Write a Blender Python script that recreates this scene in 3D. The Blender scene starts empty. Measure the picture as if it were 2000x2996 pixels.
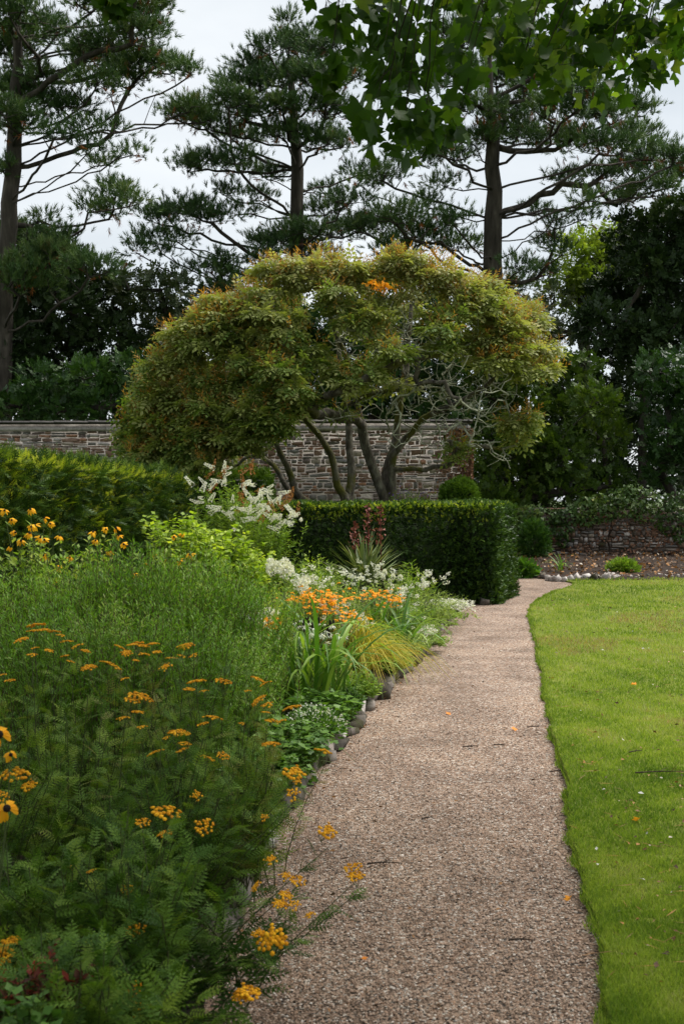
import bpy, math
import numpy as np
from mathutils import Vector

# ------------------------------------------------------------------ camera, sky, light
C = bpy.context.scene.collection
scene = bpy.context.scene
EYE, F, HZ = 1.65, 3329.0, 1460.0
cam_d = bpy.data.cameras.new('camera'); cam = bpy.data.objects.new('camera', cam_d); C.objects.link(cam)
cam.location = (0, 0, EYE); cam.rotation_euler = (math.radians(90 - 0.65), 0, 0)
cam_d.sensor_fit = 'VERTICAL'; cam_d.sensor_height = 36; cam_d.lens = 40
cam_d.clip_start = 0.1; cam_d.clip_end = 1500
cam_d.dof.use_dof = True; cam_d.dof.focus_distance = 11.0; cam_d.dof.aperture_fstop = 7.0
scene.camera = cam

SUN_EL, SUN_AZ = 58, 62          # azimuth clockwise from +Y
w = bpy.data.worlds.new('World'); scene.world = w; w.use_nodes = True
nt = w.node_tree; nt.nodes.clear()
def N(t, typ, **kw):
    n = t.nodes.new(typ)
    for k, v in kw.items(): setattr(n, k, v)
    return n
out = N(nt, 'ShaderNodeOutputWorld'); bg = N(nt, 'ShaderNodeBackground')
sky = N(nt, 'ShaderNodeTexSky', sky_type='NISHITA', sun_disc=False,
        sun_elevation=math.radians(SUN_EL), sun_rotation=math.radians(SUN_AZ))
geo = N(nt, 'ShaderNodeTexCoord'); mp = N(nt, 'ShaderNodeMapping'); mp.inputs['Scale'].default_value = (1.0, 1.0, 2.2)
no = N(nt, 'ShaderNodeTexNoise'); no.inputs['Scale'].default_value = 3.4; no.inputs['Detail'].default_value = 6; no.inputs['Roughness'].default_value = 0.5
cr = N(nt, 'ShaderNodeValToRGB'); cr.color_ramp.elements[0].position = 0.3; cr.color_ramp.elements[1].position = 0.72
cr.color_ramp.elements[0].color = (2.5, 2.74, 2.92, 1); cr.color_ramp.elements[1].color = (3.72, 3.84, 3.88, 1)
mx = N(nt, 'ShaderNodeMixRGB'); mx.inputs[0].default_value = 0.93
L = nt.links.new
L(geo.outputs['Generated'], mp.inputs[0]); L(mp.outputs[0], no.inputs['Vector']); L(no.outputs['Fac'], cr.inputs[0])
L(sky.outputs[0], mx.inputs[1]); L(cr.outputs[0], mx.inputs[2]); L(mx.outputs[0], bg.inputs[0])
bg.inputs[1].default_value = 0.065; L(bg.outputs[0], out.inputs[0])
sun_d = bpy.data.lights.new('sun', 'SUN'); sun_d.energy = 1.5; sun_d.angle = math.radians(40); sun_d.color = (1.0, 0.96, 0.9)
sun = bpy.data.objects.new('sun', sun_d); C.objects.link(sun)
a, e = math.radians(SUN_AZ), math.radians(SUN_EL)
sun.rotation_euler = Vector((math.sin(a)*math.cos(e), math.cos(a)*math.cos(e), math.sin(e))).to_track_quat('Z', 'Y').to_euler()
scene.view_settings.view_transform = 'Standard'; scene.view_settings.look = 'None'
scene.view_settings.exposure = 2.0; scene.view_settings.gamma = 1.0

# ------------------------------------------------------------------ helpers
R = np.random.default_rng(7)
A = np.array
def P(px, py, d): return A([(px-1000.)/F*d, d, EYE-(py-HZ)/F*d])
def G(px, py):
    d = EYE*F/(py-HZ); return A([(px-1000.)/F*d, d, 0.])
def nrm(v): return v/np.maximum(np.linalg.norm(v, axis=-1, keepdims=True), 1e-9)
def props(o, label=None, cat=None, group=None, kind=None):
    if label: o['label'] = label
    if cat: o['category'] = cat
    if group: o['group'] = group
    if kind: o['kind'] = kind
    return o
def empty(name, loc, label, cat, group=None):
    o = bpy.data.objects.new(name, None); o.location = [float(v) for v in loc]; o.empty_display_size = .1
    C.objects.link(o); return props(o, label, cat, group)
def mesh(name, V, Fc, tone=None, smooth=False):
    V = np.asarray(V, dtype=np.float32).reshape(-1, 3); Fc = np.asarray(Fc, dtype=np.int32); k = Fc.shape[1]
    me = bpy.data.meshes.new(name)
    me.vertices.add(len(V)); me.vertices.foreach_set('co', V.ravel())
    me.loops.add(Fc.size); me.loops.foreach_set('vertex_index', Fc.ravel())
    me.polygons.add(len(Fc)); me.polygons.foreach_set('loop_start', np.arange(0, Fc.size, k, dtype=np.int32))
    if smooth: me.polygons.foreach_set('use_smooth', np.ones(len(Fc), dtype=bool))
    if tone is not None:
        at = me.attributes.new('tone', 'FLOAT', 'POINT'); at.data.foreach_set('value', np.asarray(tone, dtype=np.float32))
    me.update(calc_edges=True)
    return me
def link(name, me, mat=None, parent=None, loc=None, label=None, cat=None, group=None, kind=None):
    """me in WORLD coordinates when parent is given and loc is None: shifted to the parent's frame by the object's location"""
    o = bpy.data.objects.new(name, me)
    if mat is not None and len(me.materials) == 0: me.materials.append(mat)
    if parent is not None:
        o.parent = parent
        if loc is None: o.location = -wloc(parent)
        else: o.location = Vector([float(v) for v in loc]) - wloc(parent)
    elif loc is not None: o.location = [float(v) for v in loc]
    C.objects.link(o); return props(o, label, cat, group, kind)
def wloc(o):
    v = Vector(o.location)
    if o.parent: v = v + wloc(o.parent)
    return v
def frames(d, n):
    y = nrm(d); x = np.cross(y, n); bad = np.linalg.norm(x, axis=1) < 1e-4
    x[bad] = np.cross(y[bad], A([1., .2, .1])); x = nrm(x); z = np.cross(x, y)
    return np.stack([x, y, z], axis=2)
def scatter(T, pos, d, n, s, tone=None, sx=None):
    """copies of template T=(V,F) at pos, local y along d, normal about n, scale s; returns V,F,tone"""
    TV, TF = T; M = frames(np.asarray(d, float), np.asarray(n, float))
    s = np.broadcast_to(np.asarray(s, float).reshape(-1, 1, 1) if np.ndim(s) else s, (len(pos), 1, 1))
    tv = np.broadcast_to(TV[None], (len(pos),)+TV.shape)
    V = np.einsum('nij,nkj->nki', M, tv)*s + pos[:, None, :]
    k = len(TV); Fc = TF[None]+(np.arange(len(pos))*k)[:, None, None]
    if tone is None: tone = R.random(len(pos))
    return V.reshape(-1, 3), Fc.reshape(-1, TF.shape[1]), np.repeat(tone, k)
def join(parts):
    Vs, Fs, Ts, o = [], [], [], 0
    for V, Fc, t in parts:
        Vs.append(V); Fs.append(Fc+o); Ts.append(t); o += len(V)
    return np.concatenate(Vs), np.concatenate(Fs), np.concatenate(Ts)
def rdir(n, up=0.):
    v = R.normal(size=(n, 3)); v = nrm(v); v[:, 2] += up; return nrm(v)
def vnoise(p, f, seed=0):
    """cheap smooth pseudo noise 0..1"""
    r = np.random.default_rng(seed); s = 0
    for i in range(4):
        k = r.normal(size=3)*f*(1+.6*i); s = s+np.sin(p@k+r.random()*6.28)/(1+.4*i)
    return np.clip(.5+s/4.5, 0, 1)

# ------------------------------------------------------------------ materials
def mat_base(name):
    m = bpy.data.materials.new(name); m.use_nodes = True; t = m.node_tree; t.nodes.clear()
    return m, t, N(t, 'ShaderNodeOutputMaterial')
def ramp(t, stops, interp='LINEAR'):
    r = N(t, 'ShaderNodeValToRGB'); r.color_ramp.interpolation = interp
    el = r.color_ramp.elements
    while len(el) < len(stops): el.new(0.5)
    for q, (p, c) in zip(el, stops): q.position = p; q.color = (*c, 1)
    return r
def leaf_mat(name, stops, trans=0.3, rough=0.5, spec=0.3):
    stops = [(p_, (c_[0]*1.38, c_[1]*1.3, c_[2]*.95)) if c_[1] > c_[0]*1.05 else (p_, c_) for p_, c_ in stops]; spec *= .6; rough = min(.9, rough+.08)
    m, t, o = mat_base(name)
    at = N(t, 'ShaderNodeAttribute', attribute_name='tone'); oi = N(t, 'ShaderNodeObjectInfo')
    ad = N(t, 'ShaderNodeMath', operation='MULTIPLY_ADD'); ad.inputs[1].default_value = .16; 
    rr = ramp(t, stops); t.links.new(oi.outputs['Random'], ad.inputs[0]); t.links.new(at.outputs['Fac'], ad.inputs[2])
    sb = N(t, 'ShaderNodeMath', operation='SUBTRACT'); sb.inputs[1].default_value = .08
    t.links.new(ad.outputs[0], sb.inputs[0]); t.links.new(sb.outputs[0], rr.inputs[0])
    pb = N(t, 'ShaderNodeBsdfPrincipled'); pb.inputs['Roughness'].default_value = rough
    pb.inputs['Specular IOR Level'].default_value = spec
    t.links.new(rr.outputs[0], pb.inputs['Base Color'])
    tr = N(t, 'ShaderNodeBsdfTranslucent'); hs = N(t, 'ShaderNodeMixRGB', blend_type='MULTIPLY'); hs.inputs[0].default_value = 1
    hs.inputs[2].default_value = (1.5, 1.6, .6, 1) if stops[-1][1][2] < .4 else (1, 1, 1, 1); t.links.new(rr.outputs[0], hs.inputs[1]); t.links.new(hs.outputs[0], tr.inputs[0])
    mxs = N(t, 'ShaderNodeMixShader'); mxs.inputs[0].default_value = trans
    t.links.new(pb.outputs[0], mxs.inputs[1]); t.links.new(tr.outputs[0], mxs.inputs[2]); t.links.new(mxs.outputs[0], o.inputs[0])
    return m
def surf_mat(name, stops, scale=6, detail=8, rough=.9, bump=.4, bscale=40, bdist=.02, stretch=(1, 1, 1), second=None):
    m, t, o = mat_base(name); tc = N(t, 'ShaderNodeTexCoord'); mpn = N(t, 'ShaderNodeMapping'); mpn.inputs['Scale'].default_value = stretch
    t.links.new(tc.outputs['Object'], mpn.inputs[0])
    n1 = N(t, 'ShaderNodeTexNoise'); n1.inputs['Scale'].default_value = scale; n1.inputs['Detail'].default_value = detail; n1.inputs['Roughness'].default_value = .62
    t.links.new(mpn.outputs[0], n1.inputs['Vector']); rr = ramp(t, stops); t.links.new(n1.outputs['Fac'], rr.inputs[0])
    pb = N(t, 'ShaderNodeBsdfPrincipled'); pb.inputs['Roughness'].default_value = rough; pb.inputs['Specular IOR Level'].default_value = .25
    col = rr.outputs[0]
    if second:
        c2, sc2, lo, hi = second
        n3 = N(t, 'ShaderNodeTexNoise'); n3.inputs['Scale'].default_value = sc2; n3.inputs['Detail'].default_value = 5
        t.links.new(tc.outputs['Object'], n3.inputs['Vector']); r3 = ramp(t, [(lo, (0, 0, 0)), (hi, (1, 1, 1))]); t.links.new(n3.outputs['Fac'], r3.inputs[0])
        m3 = N(t, 'ShaderNodeMixRGB'); m3.inputs[2].default_value = (*c2, 1); t.links.new(r3.outputs[0], m3.inputs[0]); t.links.new(col, m3.inputs[1]); col = m3.outputs[0]
    t.links.new(col, pb.inputs['Base Color'])
    n2 = N(t, 'ShaderNodeTexNoise'); n2.inputs['Scale'].default_value = bscale; n2.inputs['Detail'].default_value = 6; t.links.new(mpn.outputs[0], n2.inputs['Vector'])
    b = N(t, 'ShaderNodeBump'); b.inputs['Strength'].default_value = bump; b.inputs['Distance'].default_value = bdist
    t.links.new(n2.outputs['Fac'], b.inputs['Height']); t.links.new(b.outputs[0], pb.inputs['Normal']); t.links.new(pb.outputs[0], o.inputs[0])
    return m
def stone_mat(name, stops, mossy=0.0, use_attr=False):
    m, t, o = mat_base(name); tc = N(t, 'ShaderNodeTexCoord')
    geo_ = N(t, 'ShaderNodeNewGeometry')
    if use_attr: s = N(t, 'ShaderNodeAttribute', attribute_name='tone').outputs['Fac']
    else: s = N(t, 'ShaderNodeObjectInfo').outputs['Random']
    rr = ramp(t, stops, 'CONSTANT' if len(stops) > 5 else 'LINEAR'); t.links.new(s, rr.inputs[0])
    n1 = N(t, 'ShaderNodeTexNoise'); n1.inputs['Scale'].default_value = 14; n1.inputs['Detail'].default_value = 8; n1.inputs['Roughness'].default_value = .7
    t.links.new(geo_.outputs['Position'], n1.inputs['Vector'])
    r1 = ramp(t, [(.25, (.45, .45, .45)), (.5, (1, 1, 1)), (.75, (1.5, 1.5, 1.55))]); t.links.new(n1.outputs['Fac'], r1.inputs[0])
    mm = N(t, 'ShaderNodeMixRGB', blend_type='MULTIPLY'); mm.inputs[0].default_value = 1
    t.links.new(rr.outputs[0], mm.inputs[1]); t.links.new(r1.outputs[0], mm.inputs[2]); col = mm.outputs[0]
    if mossy:
        n3 = N(t, 'ShaderNodeTexNoise'); n3.inputs['Scale'].default_value = 3.0; n3.inputs['Detail'].default_value = 6
        t.links.new(geo_.outputs['Position'], n3.inputs['Vector']); r3 = ramp(t, [(.62-mossy*.25, (0, 0, 0)), (.72-mossy*.2, (1, 1, 1))]); t.links.new(n3.outputs['Fac'], r3.inputs[0])
        m3 = N(t, 'ShaderNodeMixRGB'); m3.inputs[2].default_value = (.045, .042, .018, 1); t.links.new(r3.outputs[0], m3.inputs[0]); t.links.new(col, m3.inputs[1]); col = m3.outputs[0]
    pb = N(t, 'ShaderNodeBsdfPrincipled'); pb.inputs['Roughness'].default_value = .88; pb.inputs['Specular IOR Level'].default_value = .25; t.links.new(col, pb.inputs['Base Color'])
    b = N(t, 'ShaderNodeBump'); b.inputs['Strength'].default_value = .6; b.inputs['Distance'].default_value = .015
    t.links.new(n1.outputs['Fac'], b.inputs['Height']); t.links.new(b.outputs[0], pb.inputs['Normal']); t.links.new(pb.outputs[0], o.inputs[0])
    return m

M = {}
M['pine'] = leaf_mat('pine_needles', [(0, (.012, .032, .013)), (.5, (.036, .078, .028)), (.85, (.08, .13, .045)), (1, (.13, .12, .05))], .12, .5, .35)
M['pine_brown'] = leaf_mat('dead_needles', [(0, (.10, .035, .012)), (1, (.24, .08, .02))], .1)
M['pinebark'] = surf_mat('pine_bark', [(.3, (.014, .012, .009)), (.55, (.05, .043, .033)), (.75, (.11, .095, .075))], 5, 8, .95, .9, 9, .06, (1, 1, .22))
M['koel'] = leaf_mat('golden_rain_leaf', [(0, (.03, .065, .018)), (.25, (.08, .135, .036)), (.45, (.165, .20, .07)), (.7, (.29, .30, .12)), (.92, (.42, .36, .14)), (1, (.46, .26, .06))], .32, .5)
M['koel_spray'] = leaf_mat('seed_spray', [(0, (.25, .13, .03)), (.6, (.42, .23, .05)), (1, (.6, .26, .03))], .25)
M['koelbark'] = surf_mat('lichen_bark', [(.3, (.03, .026, .02)), (.5, (.085, .075, .058)), (.68, (.20, .19, .145))], 9, 8, .95, .8, 25, .03, (1, 1, .5), second=((.075, .075, .012), 1.9, .47, .6))
M['lichen'] = surf_mat('lichen_twig', [(.3, (.10, .095, .07)), (.5, (.27, .28, .19)), (.7, (.45, .47, .36))], 12, 6, .95, .4, 40, .02)
M['oak'] = leaf_mat('evergreen_oak_leaf', [(0, (.009, .021, .008)), (.6, (.022, .045, .016)), (1, (.05, .08, .034))], .1, .42, .45)
M['greyoak'] = leaf_mat('grey_leaf', [(0, (.015, .028, .014)), (.6, (.04, .065, .032)), (.9, (.10, .12, .08)), (1, (.12, .07, .04))], .15, .38, .5)
M['laurel'] = leaf_mat('laurel_leaf', [(0, (.008, .026, .008)), (.6, (.024, .062, .016)), (1, (.06, .12, .03))], .18, .35, .5)
M['bay'] = leaf_mat('bay_leaf', [(0, (.012, .03, .006)), (.6, (.038, .075, .012)), (1, (.095, .145, .025))], .25, .4, .4)
M['ash'] = leaf_mat('ash_leaf', [(0, (.06, .10, .016)), (.6, (.14, .20, .035)), (1, (.24, .28, .06))], .35)
M['yew'] = leaf_mat('yew_needle', [(0, (.010, .026, .006)), (.6, (.036, .078, .016)), (.88, (.08, .14, .026)), (1, (.14, .2, .045))], .12, .4, .35)
M['yewtip'] = leaf_mat('yew_new_growth', [(0, (.09, .15, .015)), (.6, (.2, .27, .03)), (1, (.36, .38, .07))], .3)
M['yewcore'] = surf_mat('hedge_light_block', [(.35, (.003, .006, .002)), (.65, (.02, .04, .009))], 26, 6, 1., 1., 30, .05)  # near-black green for the opaque cores added to stop light passing through
M['box'] = leaf_mat('box_leaf', [(0, (.03, .075, .01)), (1, (.12, .2, .03))], .2)
M['ivy'] = leaf_mat('ivy_leaf', [(0, (.012, .03, .008)), (.6, (.035, .075, .018)), (.92, (.09, .14, .035)), (1, (.18, .2, .04))], .15, .4, .45)
M['stemg'] = surf_mat('green_stem', [(.3, (.05, .075, .02)), (.7, (.10, .13, .04))], 8, 3, .7, .1)
M['stemt'] = surf_mat('tansy_stem', [(.3, (.03, .045, .012)), (.7, (.07, .08, .025))], 8, 3, .7, .1)
M['stemb'] = surf_mat('brown_stem', [(.3, (.035, .02, .012)), (.7, (.11, .055, .03))], 8, 3, .8, .1)
M['aster'] = leaf_mat('fine_aster_leaf', [(0, (.03, .085, .012)), (.5, (.075, .175, .02)), (.85, (.15, .27, .045)), (1, (.28, .36, .17))], .3, .42, .5)
M['tansy'] = leaf_mat('tansy_leaf', [(0, (.008, .026, .005)), (.4, (.032, .078, .012)), (.7, (.075, .145, .022)), (.93, (.14, .21, .04)), (1, (.2, .2, .05))], .25, .5, .35)
M['tansyb'] = leaf_mat('button', [(0, (.50, .20, .008)), (.6, (.68, .31, .012)), (1, (.8, .42, .02))], .1, .7, .2)
M['rudp'] = leaf_mat('yellow_petal', [(0, (.7, .33, .012)), (1, (.9, .52, .03))], .35, .6, .2)
M['lime'] = leaf_mat('lime_leaf', [(0, (.07, .13, .015)), (.5, (.17, .26, .03)), (.85, (.32, .40, .065)), (1, (.45, .5, .09))], .35, .42, .4)
M['mid'] = leaf_mat('mid_green_leaf', [(0, (.04, .09, .015)), (.5, (.10, .18, .03)), (.9, (.2, .28, .06)), (1, (.3, .34, .12))], .3)
M['pale'] = leaf_mat('pale_green_leaf', [(0, (.08, .13, .04)), (.5, (.17, .25, .07)), (.9, (.30, .36, .15)), (1, (.42, .44, .28))], .3)
M['dark'] = leaf_mat('dark_green_leaf', [(0, (.01, .035, .01)), (.6, (.03, .08, .018)), (1, (.07, .14, .03))], .2, .35, .5)
M['cover'] = leaf_mat('groundcover_leaf', [(0, (.02, .06, .012)), (.6, (.05, .12, .02)), (1, (.10, .19, .035))], .25, .4, .4)
M['white'] = leaf_mat('white_petal', [(0, (.55, .58, .5)), (1, (.82, .83, .78))], .25, .7, .2)
M['spent'] = leaf_mat('spent_flower', [(0, (.22, .08, .02)), (1, (.42, .2, .07))], .15)
M['orange'] = leaf_mat('orange_petal', [(0, (.75, .26, .01)), (1, (.9, .42, .025))], .3)
M['cone'] = surf_mat('dark_cone', [(.3, (.008, .005, .004)), (.7, (.03, .018, .012))], 60, 2, .9, .6, 200)
M['strap'] = leaf_mat('strap_leaf', [(0, (.05, .12, .022)), (.6, (.10, .20, .035)), (1, (.2, .30, .07))], .3, .38, .45)
M['yucca'] = leaf_mat('yucca_leaf', [(0, (.05, .08, .04)), (.5, (.10, .14, .07)), (.75, (.20, .23, .12)), (1, (.34, .34, .18))], .15, .4, .4)
M['yuccaf'] = leaf_mat('yucca_bud', [(0, (.12, .03, .025)), (1, (.30, .11, .08))], .1)
M['gold'] = leaf_mat('golden_grass_blade', [(0, (.12, .16, .02)), (.4, (.34, .32, .04)), (.8, (.55, .46, .07)), (1, (.5, .25, .04))], .3)
M['purple'] = leaf_mat('purple_petal', [(0, (.10, .05, .25)), (1, (.22, .12, .45))], .3)
M['redleaf'] = leaf_mat('red_leaf', [(0, (.03, .045, .025)), (.6, (.09, .03, .02)), (1, (.3, .03, .015))], .2)
M['tulip'] = leaf_mat('tulip_tree_leaf', [(0, (.012, .034, .006)), (.6, (.034, .08, .010)), (.9, (.085, .15, .02)), (1, (.14, .2, .03))], .45, .38, .45)
M['grass'] = leaf_mat('lawn_blade', [(0, (.03, .075, .014)), (.35, (.10, .17, .03)), (.7, (.225, .295, .065)), (.9, (.38, .38, .16)), (1, (.32, .24, .12))], .3, .5, .25)
M['litter'] = leaf_mat('litter', [(0, (.05, .03, .015)), (.4, (.16, .08, .03)), (.7, (.35, .16, .04)), (.85, (.55, .5, .42)), (1, (.6, .6, .55))], .1)
M['orangeleaf'] = leaf_mat('fallen_orange', [(0, (.7, .2, .02)), (1, (.75, .3, .03))], .2)
M['twig'] = surf_mat('twig_bark', [(.3, (.02, .014, .01)), (.7, (.08, .055, .04))], 30, 4, .9, .5)
M['creeper'] = leaf_mat('dry_creeper', [(0, (.09, .04, .022)), (.7, (.26, .13, .08)), (1, (.36, .22, .14))], .1)
M['soil'] = surf_mat('soil', [(.3, (.012, .008, .005)), (.55, (.035, .022, .014)), (.75, (.09, .045, .025))], 10, 12, .95, 1, 60, .03, second=((.14, .05, .02), 5, .6, .72))
M['field'] = surf_mat('field', [(.3, (.035, .06, .015)), (.7, (.08, .11, .03))], .4, 8, .95, .6, 4)
M['lawn'] = surf_mat('lawn_thatch', [(.3, (.08, .11, .012)), (.6, (.15, .18, .02)), (.8, (.2, .2, .04))], 2.2, 10, .95, .7, 60, .02)
M['mortar'] = surf_mat('mortar', [(.3, (.2, .18, .16)), (.6, (.42, .39, .35)), (.8, (.55, .52, .48))], 4, 8, .95, .6, 30)
M['darkmortar'] = surf_mat('earthy_mortar', [(.3, (.05, .035, .025)), (.7, (.18, .14, .11))], 4, 8, .95, .6, 30)
ST = [(0, (.19, .115, .08)), (.16, (.14, .125, .11)), (.3, (.235, .15, .11)), (.45, (.19, .18, .165)), (.58, (.30, .25, .20)), (.7, (.15, .115, .10)), (.82, (.38, .34, .31)), (.94, (.30, .16, .10))]
M['stone'] = stone_mat('wall_stone', ST); M['stone_j'] = stone_mat('wall_stone_joined', ST, use_attr=True)
M['stone_low'] = stone_mat('low_wall_stone', [(0, (.14, .11, .09)), (.2, (.26, .21, .17)), (.4, (.2, .185, .17)), (.55, (.38, .34, .3)), (.7, (.2, .13, .09)), (.85, (.55, .5, .46))], .3)
M['edge_dark'] = stone_mat('edging_stone', [(0, (.04, .034, .028)), (.6, (.10, .085, .07)), (1, (.22, .19, .17))], .55)
M['edge_white'] = stone_mat('white_edging_stone', [(0, (.20, .16, .13)), (.5, (.36, .32, .29)), (1, (.52, .49, .46))])
M['slate'] = stone_mat('slate_coping', [(0, (.075, .07, .068)), (1, (.15, .14, .13))])
M['band'] = stone_mat('pale_band', [(0, (.24, .215, .19)), (1, (.36, .33, .29))])

# gravel
def gravel_material():
    m, t, o = mat_base('gravel'); tc = N(t, 'ShaderNodeTexCoord')
    v = N(t, 'ShaderNodeTexVoronoi'); v.inputs['Scale'].default_value = 90; v.inputs['Randomness'].default_value = 1
    t.links.new(tc.outputs['Object'], v.inputs['Vector'])
    sp = N(t, 'ShaderNodeSeparateColor'); t.links.new(v.outputs['Color'], sp.inputs[0])
    rr = ramp(t, GR); t.links.new(sp.outputs[0], rr.inputs[0])
    n = N(t, 'ShaderNodeTexNoise'); n.inputs['Scale'].default_value = 1.6; n.inputs['Detail'].default_value = 8; t.links.new(tc.outputs['Object'], n.inputs['Vector'])
    r2 = ramp(t, [(.3, (.6, .57, .54)), (.5, (.92, .9, .88)), (.65, (1.12, 1.1, 1.06))]); t.links.new(n.outputs['Fac'], r2.inputs[0])
    mm = N(t, 'ShaderNodeMixRGB', blend_type='MULTIPLY'); mm.inputs[0].default_value = 1; t.links.new(rr.outputs[0], mm.inputs[1]); t.links.new(r2.outputs[0], mm.inputs[2])
    pb = N(t, 'ShaderNodeBsdfPrincipled'); pb.inputs['Roughness'].default_value = .85; pb.inputs['Specular IOR Level'].default_value = .25; t.links.new(mm.outputs[0], pb.inputs['Base Color'])
    b = N(t, 'ShaderNodeBump', invert=True); b.inputs['Strength'].default_value = .9; b.inputs['Distance'].default_value = .012
    t.links.new(v.outputs['Distance'], b.inputs['Height']); t.links.new(b.outputs[0], pb.inputs['Normal']); t.links.new(pb.outputs[0], o.inputs[0])
    return m
GR = [(0, (.05, .042, .036)), (.2, (.17, .115, .08)), (.42, (.31, .215, .16)), (.62, (.39, .29, .225)), (.8, (.28, .17, .11)), (.9, (.48, .42, .36)), (1, (.64, .58, .53))]
M['gravel'] = gravel_material()
M['pebble'] = leaf_mat('pebble', GR, 0.0, .8, .25)

# ------------------------------------------------------------------ templates (unit length along +y, normal +z)
def leafT(w=.25, fold=.06, tip=.0):
    return (A([[0, 0, 0], [w, .42, fold], [0, 1, tip], [-w, .42, fold]], float), A([[0, 1, 2], [0, 2, 3]]))
def bendT(w=.12, drop=.35, seg=3):
    V, Fc = [], []
    for i in range(seg+1):
        t = i/seg; ww = w*math.sin(math.pi*(.12+.88*t))**.8 if i < seg else 0.003
        V += [[-ww, t*(1-.12*t), -drop*t*t], [ww, t*(1-.12*t), -drop*t*t]]
    for i in range(seg): a = 2*i; Fc += [[a, a+1, a+3], [a, a+3, a+2]]
    return (A(V, float), A(Fc))
def combo(items):
    Vs, Fs, o = [], [], 0
    for T, pos, d, n, s in items:
        V, Fc, _ = scatter(T, A([pos], float), A([d], float), A([n], float), float(s), A([0.])); Vs.append(V); Fs.append(Fc+o); o += len(V)
    return (np.concatenate(Vs), np.concatenate(Fs))
r0 = np.random.default_rng(3)
def tuftT(n=22):
    V, Fc = [], []
    for i in range(n):
        t = (i+.5)/n; th = i*2.4; b = A([0, t*.55, 0]); spread = .75-.35*t
        dd = A([math.cos(th)*spread, .75, math.sin(th)*spread]); dd /= np.linalg.norm(dd)
        s = np.cross(dd, A([math.sin(th), .1, -math.cos(th)])); s = np.cross(dd, A([0, 1, 0.2])); s /= np.linalg.norm(s)
        l = .5+.12*r0.random(); k = len(V)
        V += [b-s*.042, b+s*.042, b+dd*l]; Fc.append([k, k+1, k+2])
    return (A(V), A(Fc))
def sprigT(n=6, w=.3, l=.42, splay=.9):
    it = []
    for i in range(n):
        t = i/n; side = 1 if i % 2 else -1
        it.append((leafT(w), (0, t*.75, 0), (side*splay*(1-.3*t), .8, .25*r0.normal()), (0.2*side, 0, 1), l*(1-.3*t)))
    it.append((leafT(w), (0, .7, 0), (0, 1, 0), (0, 0, 1), l*.8))
    return combo(it)
def pinnateT(pairs=5, l=.3, w=.24, droop=.25):
    it = []
    for i in range(pairs):
        t = (i+.6)/(pairs+.6)
        for s in (1, -1): it.append((leafT(w), (0, t, -droop*t*t), (s, .45, -.35), (0, 0, 1), l*(1-.35*abs(t-.45))))
    it.append((leafT(w), (0, .95, -droop*.9), (0, 1, -.4), (0, 0, 1), l*.9))
    return combo(it)
def fernT(pairs=9, teeth=True):
    it = []; sub = []
    lob = (A([[0, 0, 0], [.11, .4, .03], [0, 1, -.05], [-.11, .4, .03], [.04, .1, 0], [.26, .42, 0], [.05, .34, 0], [.04, .42, 0], [.22, .72, 0], [.03, .64, 0], [-.04, .1, 0], [-.26, .42, 0], [-.05, .34, 0]], float),
           A([[0, 1, 2], [0, 2, 3], [4, 5, 6], [7, 8, 9], [10, 12, 11]] if teeth else [[0, 1, 2], [0, 2, 3]]))
    if not teeth: lob[0][:, 0] *= .95
    for i in range(pairs):
        t = (i+.4)/(pairs+.4); ll = .36*math.sin(math.pi*(.25+.65*t))
        for s in (1, -1): it.append((lob, (0, t, -.22*t*t), (s, .55, -.22), (0, .1, 1), ll))
    it.append((lob, (0, .93, -.2), (0, 1, -.3), (0, 0, 1), .2))
    rach = (A([[-.012, 0, 0], [.012, 0, 0], [.008, .5, -.055], [-.008, .5, -.055], [0, 1, -.22]], float), A([[0, 1, 2], [0, 2, 3], [3, 2, 4]]))
    it.append((rach, (0, 0, 0.002), (0, 1, 0), (0, 0, 1), 1.0))
    return combo(it)
def ivyT():
    V = A([[0, 0, 0], [.32, -.08, .03], [.5, .3, -.02], [.26, .45, .04], [0, 1, -.06], [-.26, .45, .04], [-.5, .3, -.02], [-.32, -.08, .03]], float)
    return (V, A([[0, 1, 2], [0, 2, 3], [0, 3, 4], [0, 4, 5], [0, 5, 6], [0, 6, 7]]))
def tulipT(seed=0):
    r = np.random.default_rng(seed)
    half = [(0.0, .03), (.20, -.03), (.42, .06), (.64, .22), (.42, .34), (.33, .44), (.44, .60), (.60, .86), (.36, .80), (.15, .84), (.0, .74)]
    ring = [(x*(1+.08*r.normal()), y) for x, y in half]+[(-x*(1+.08*r.normal()), y) for x, y in half[::-1][1:-1]]
    fold = .1+.6*r.random(); dr = .15+.45*r.random()
    V = [[0, .45, -dr*.2]]+[[x, y, abs(x)*fold-dr*y*y] for x, y in ring]
    n = len(ring); Fc = [[0, 1+i, 1+(i+1) % n] for i in range(n)]
    V += [[-.012, 0, 0], [.012, 0, 0], [0, -.45, .12]]; Fc.append([n+1, n+2, n+3])
    V = A(V, float); V[:, 1] -= 0; return (V, A(Fc))
TUFT_P = tuftT(13)
TUFT, TUFT_S = tuftT(15), tuftT(10)
SPRIG_H = sprigT(4, .34, .54)
def yewT(n=11):
    V, Fc = [], []
    for i in range(n):
        t = i/n; sd = 1 if i % 2 else -1; b = A([0, t*.85, -.12*t*t]); dd = A([sd*.8, .75, .1*math.sin(i*2.)-.1]); dd /= np.linalg.norm(dd); l = .34*(1-.55*t); k = len(V)
        V += [b+A([0, -.045, 0]), b+A([0, .055, 0]), b+dd*l]; Fc.append([k, k+1, k+2])
    k = len(V); V += [A([-.03, 0, 0]), A([.03, 0, 0]), A([0, 1.1, -.2])]; Fc.append([k, k+1, k+2]); return A(V, float), A(Fc)
YEW = yewT()
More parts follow.
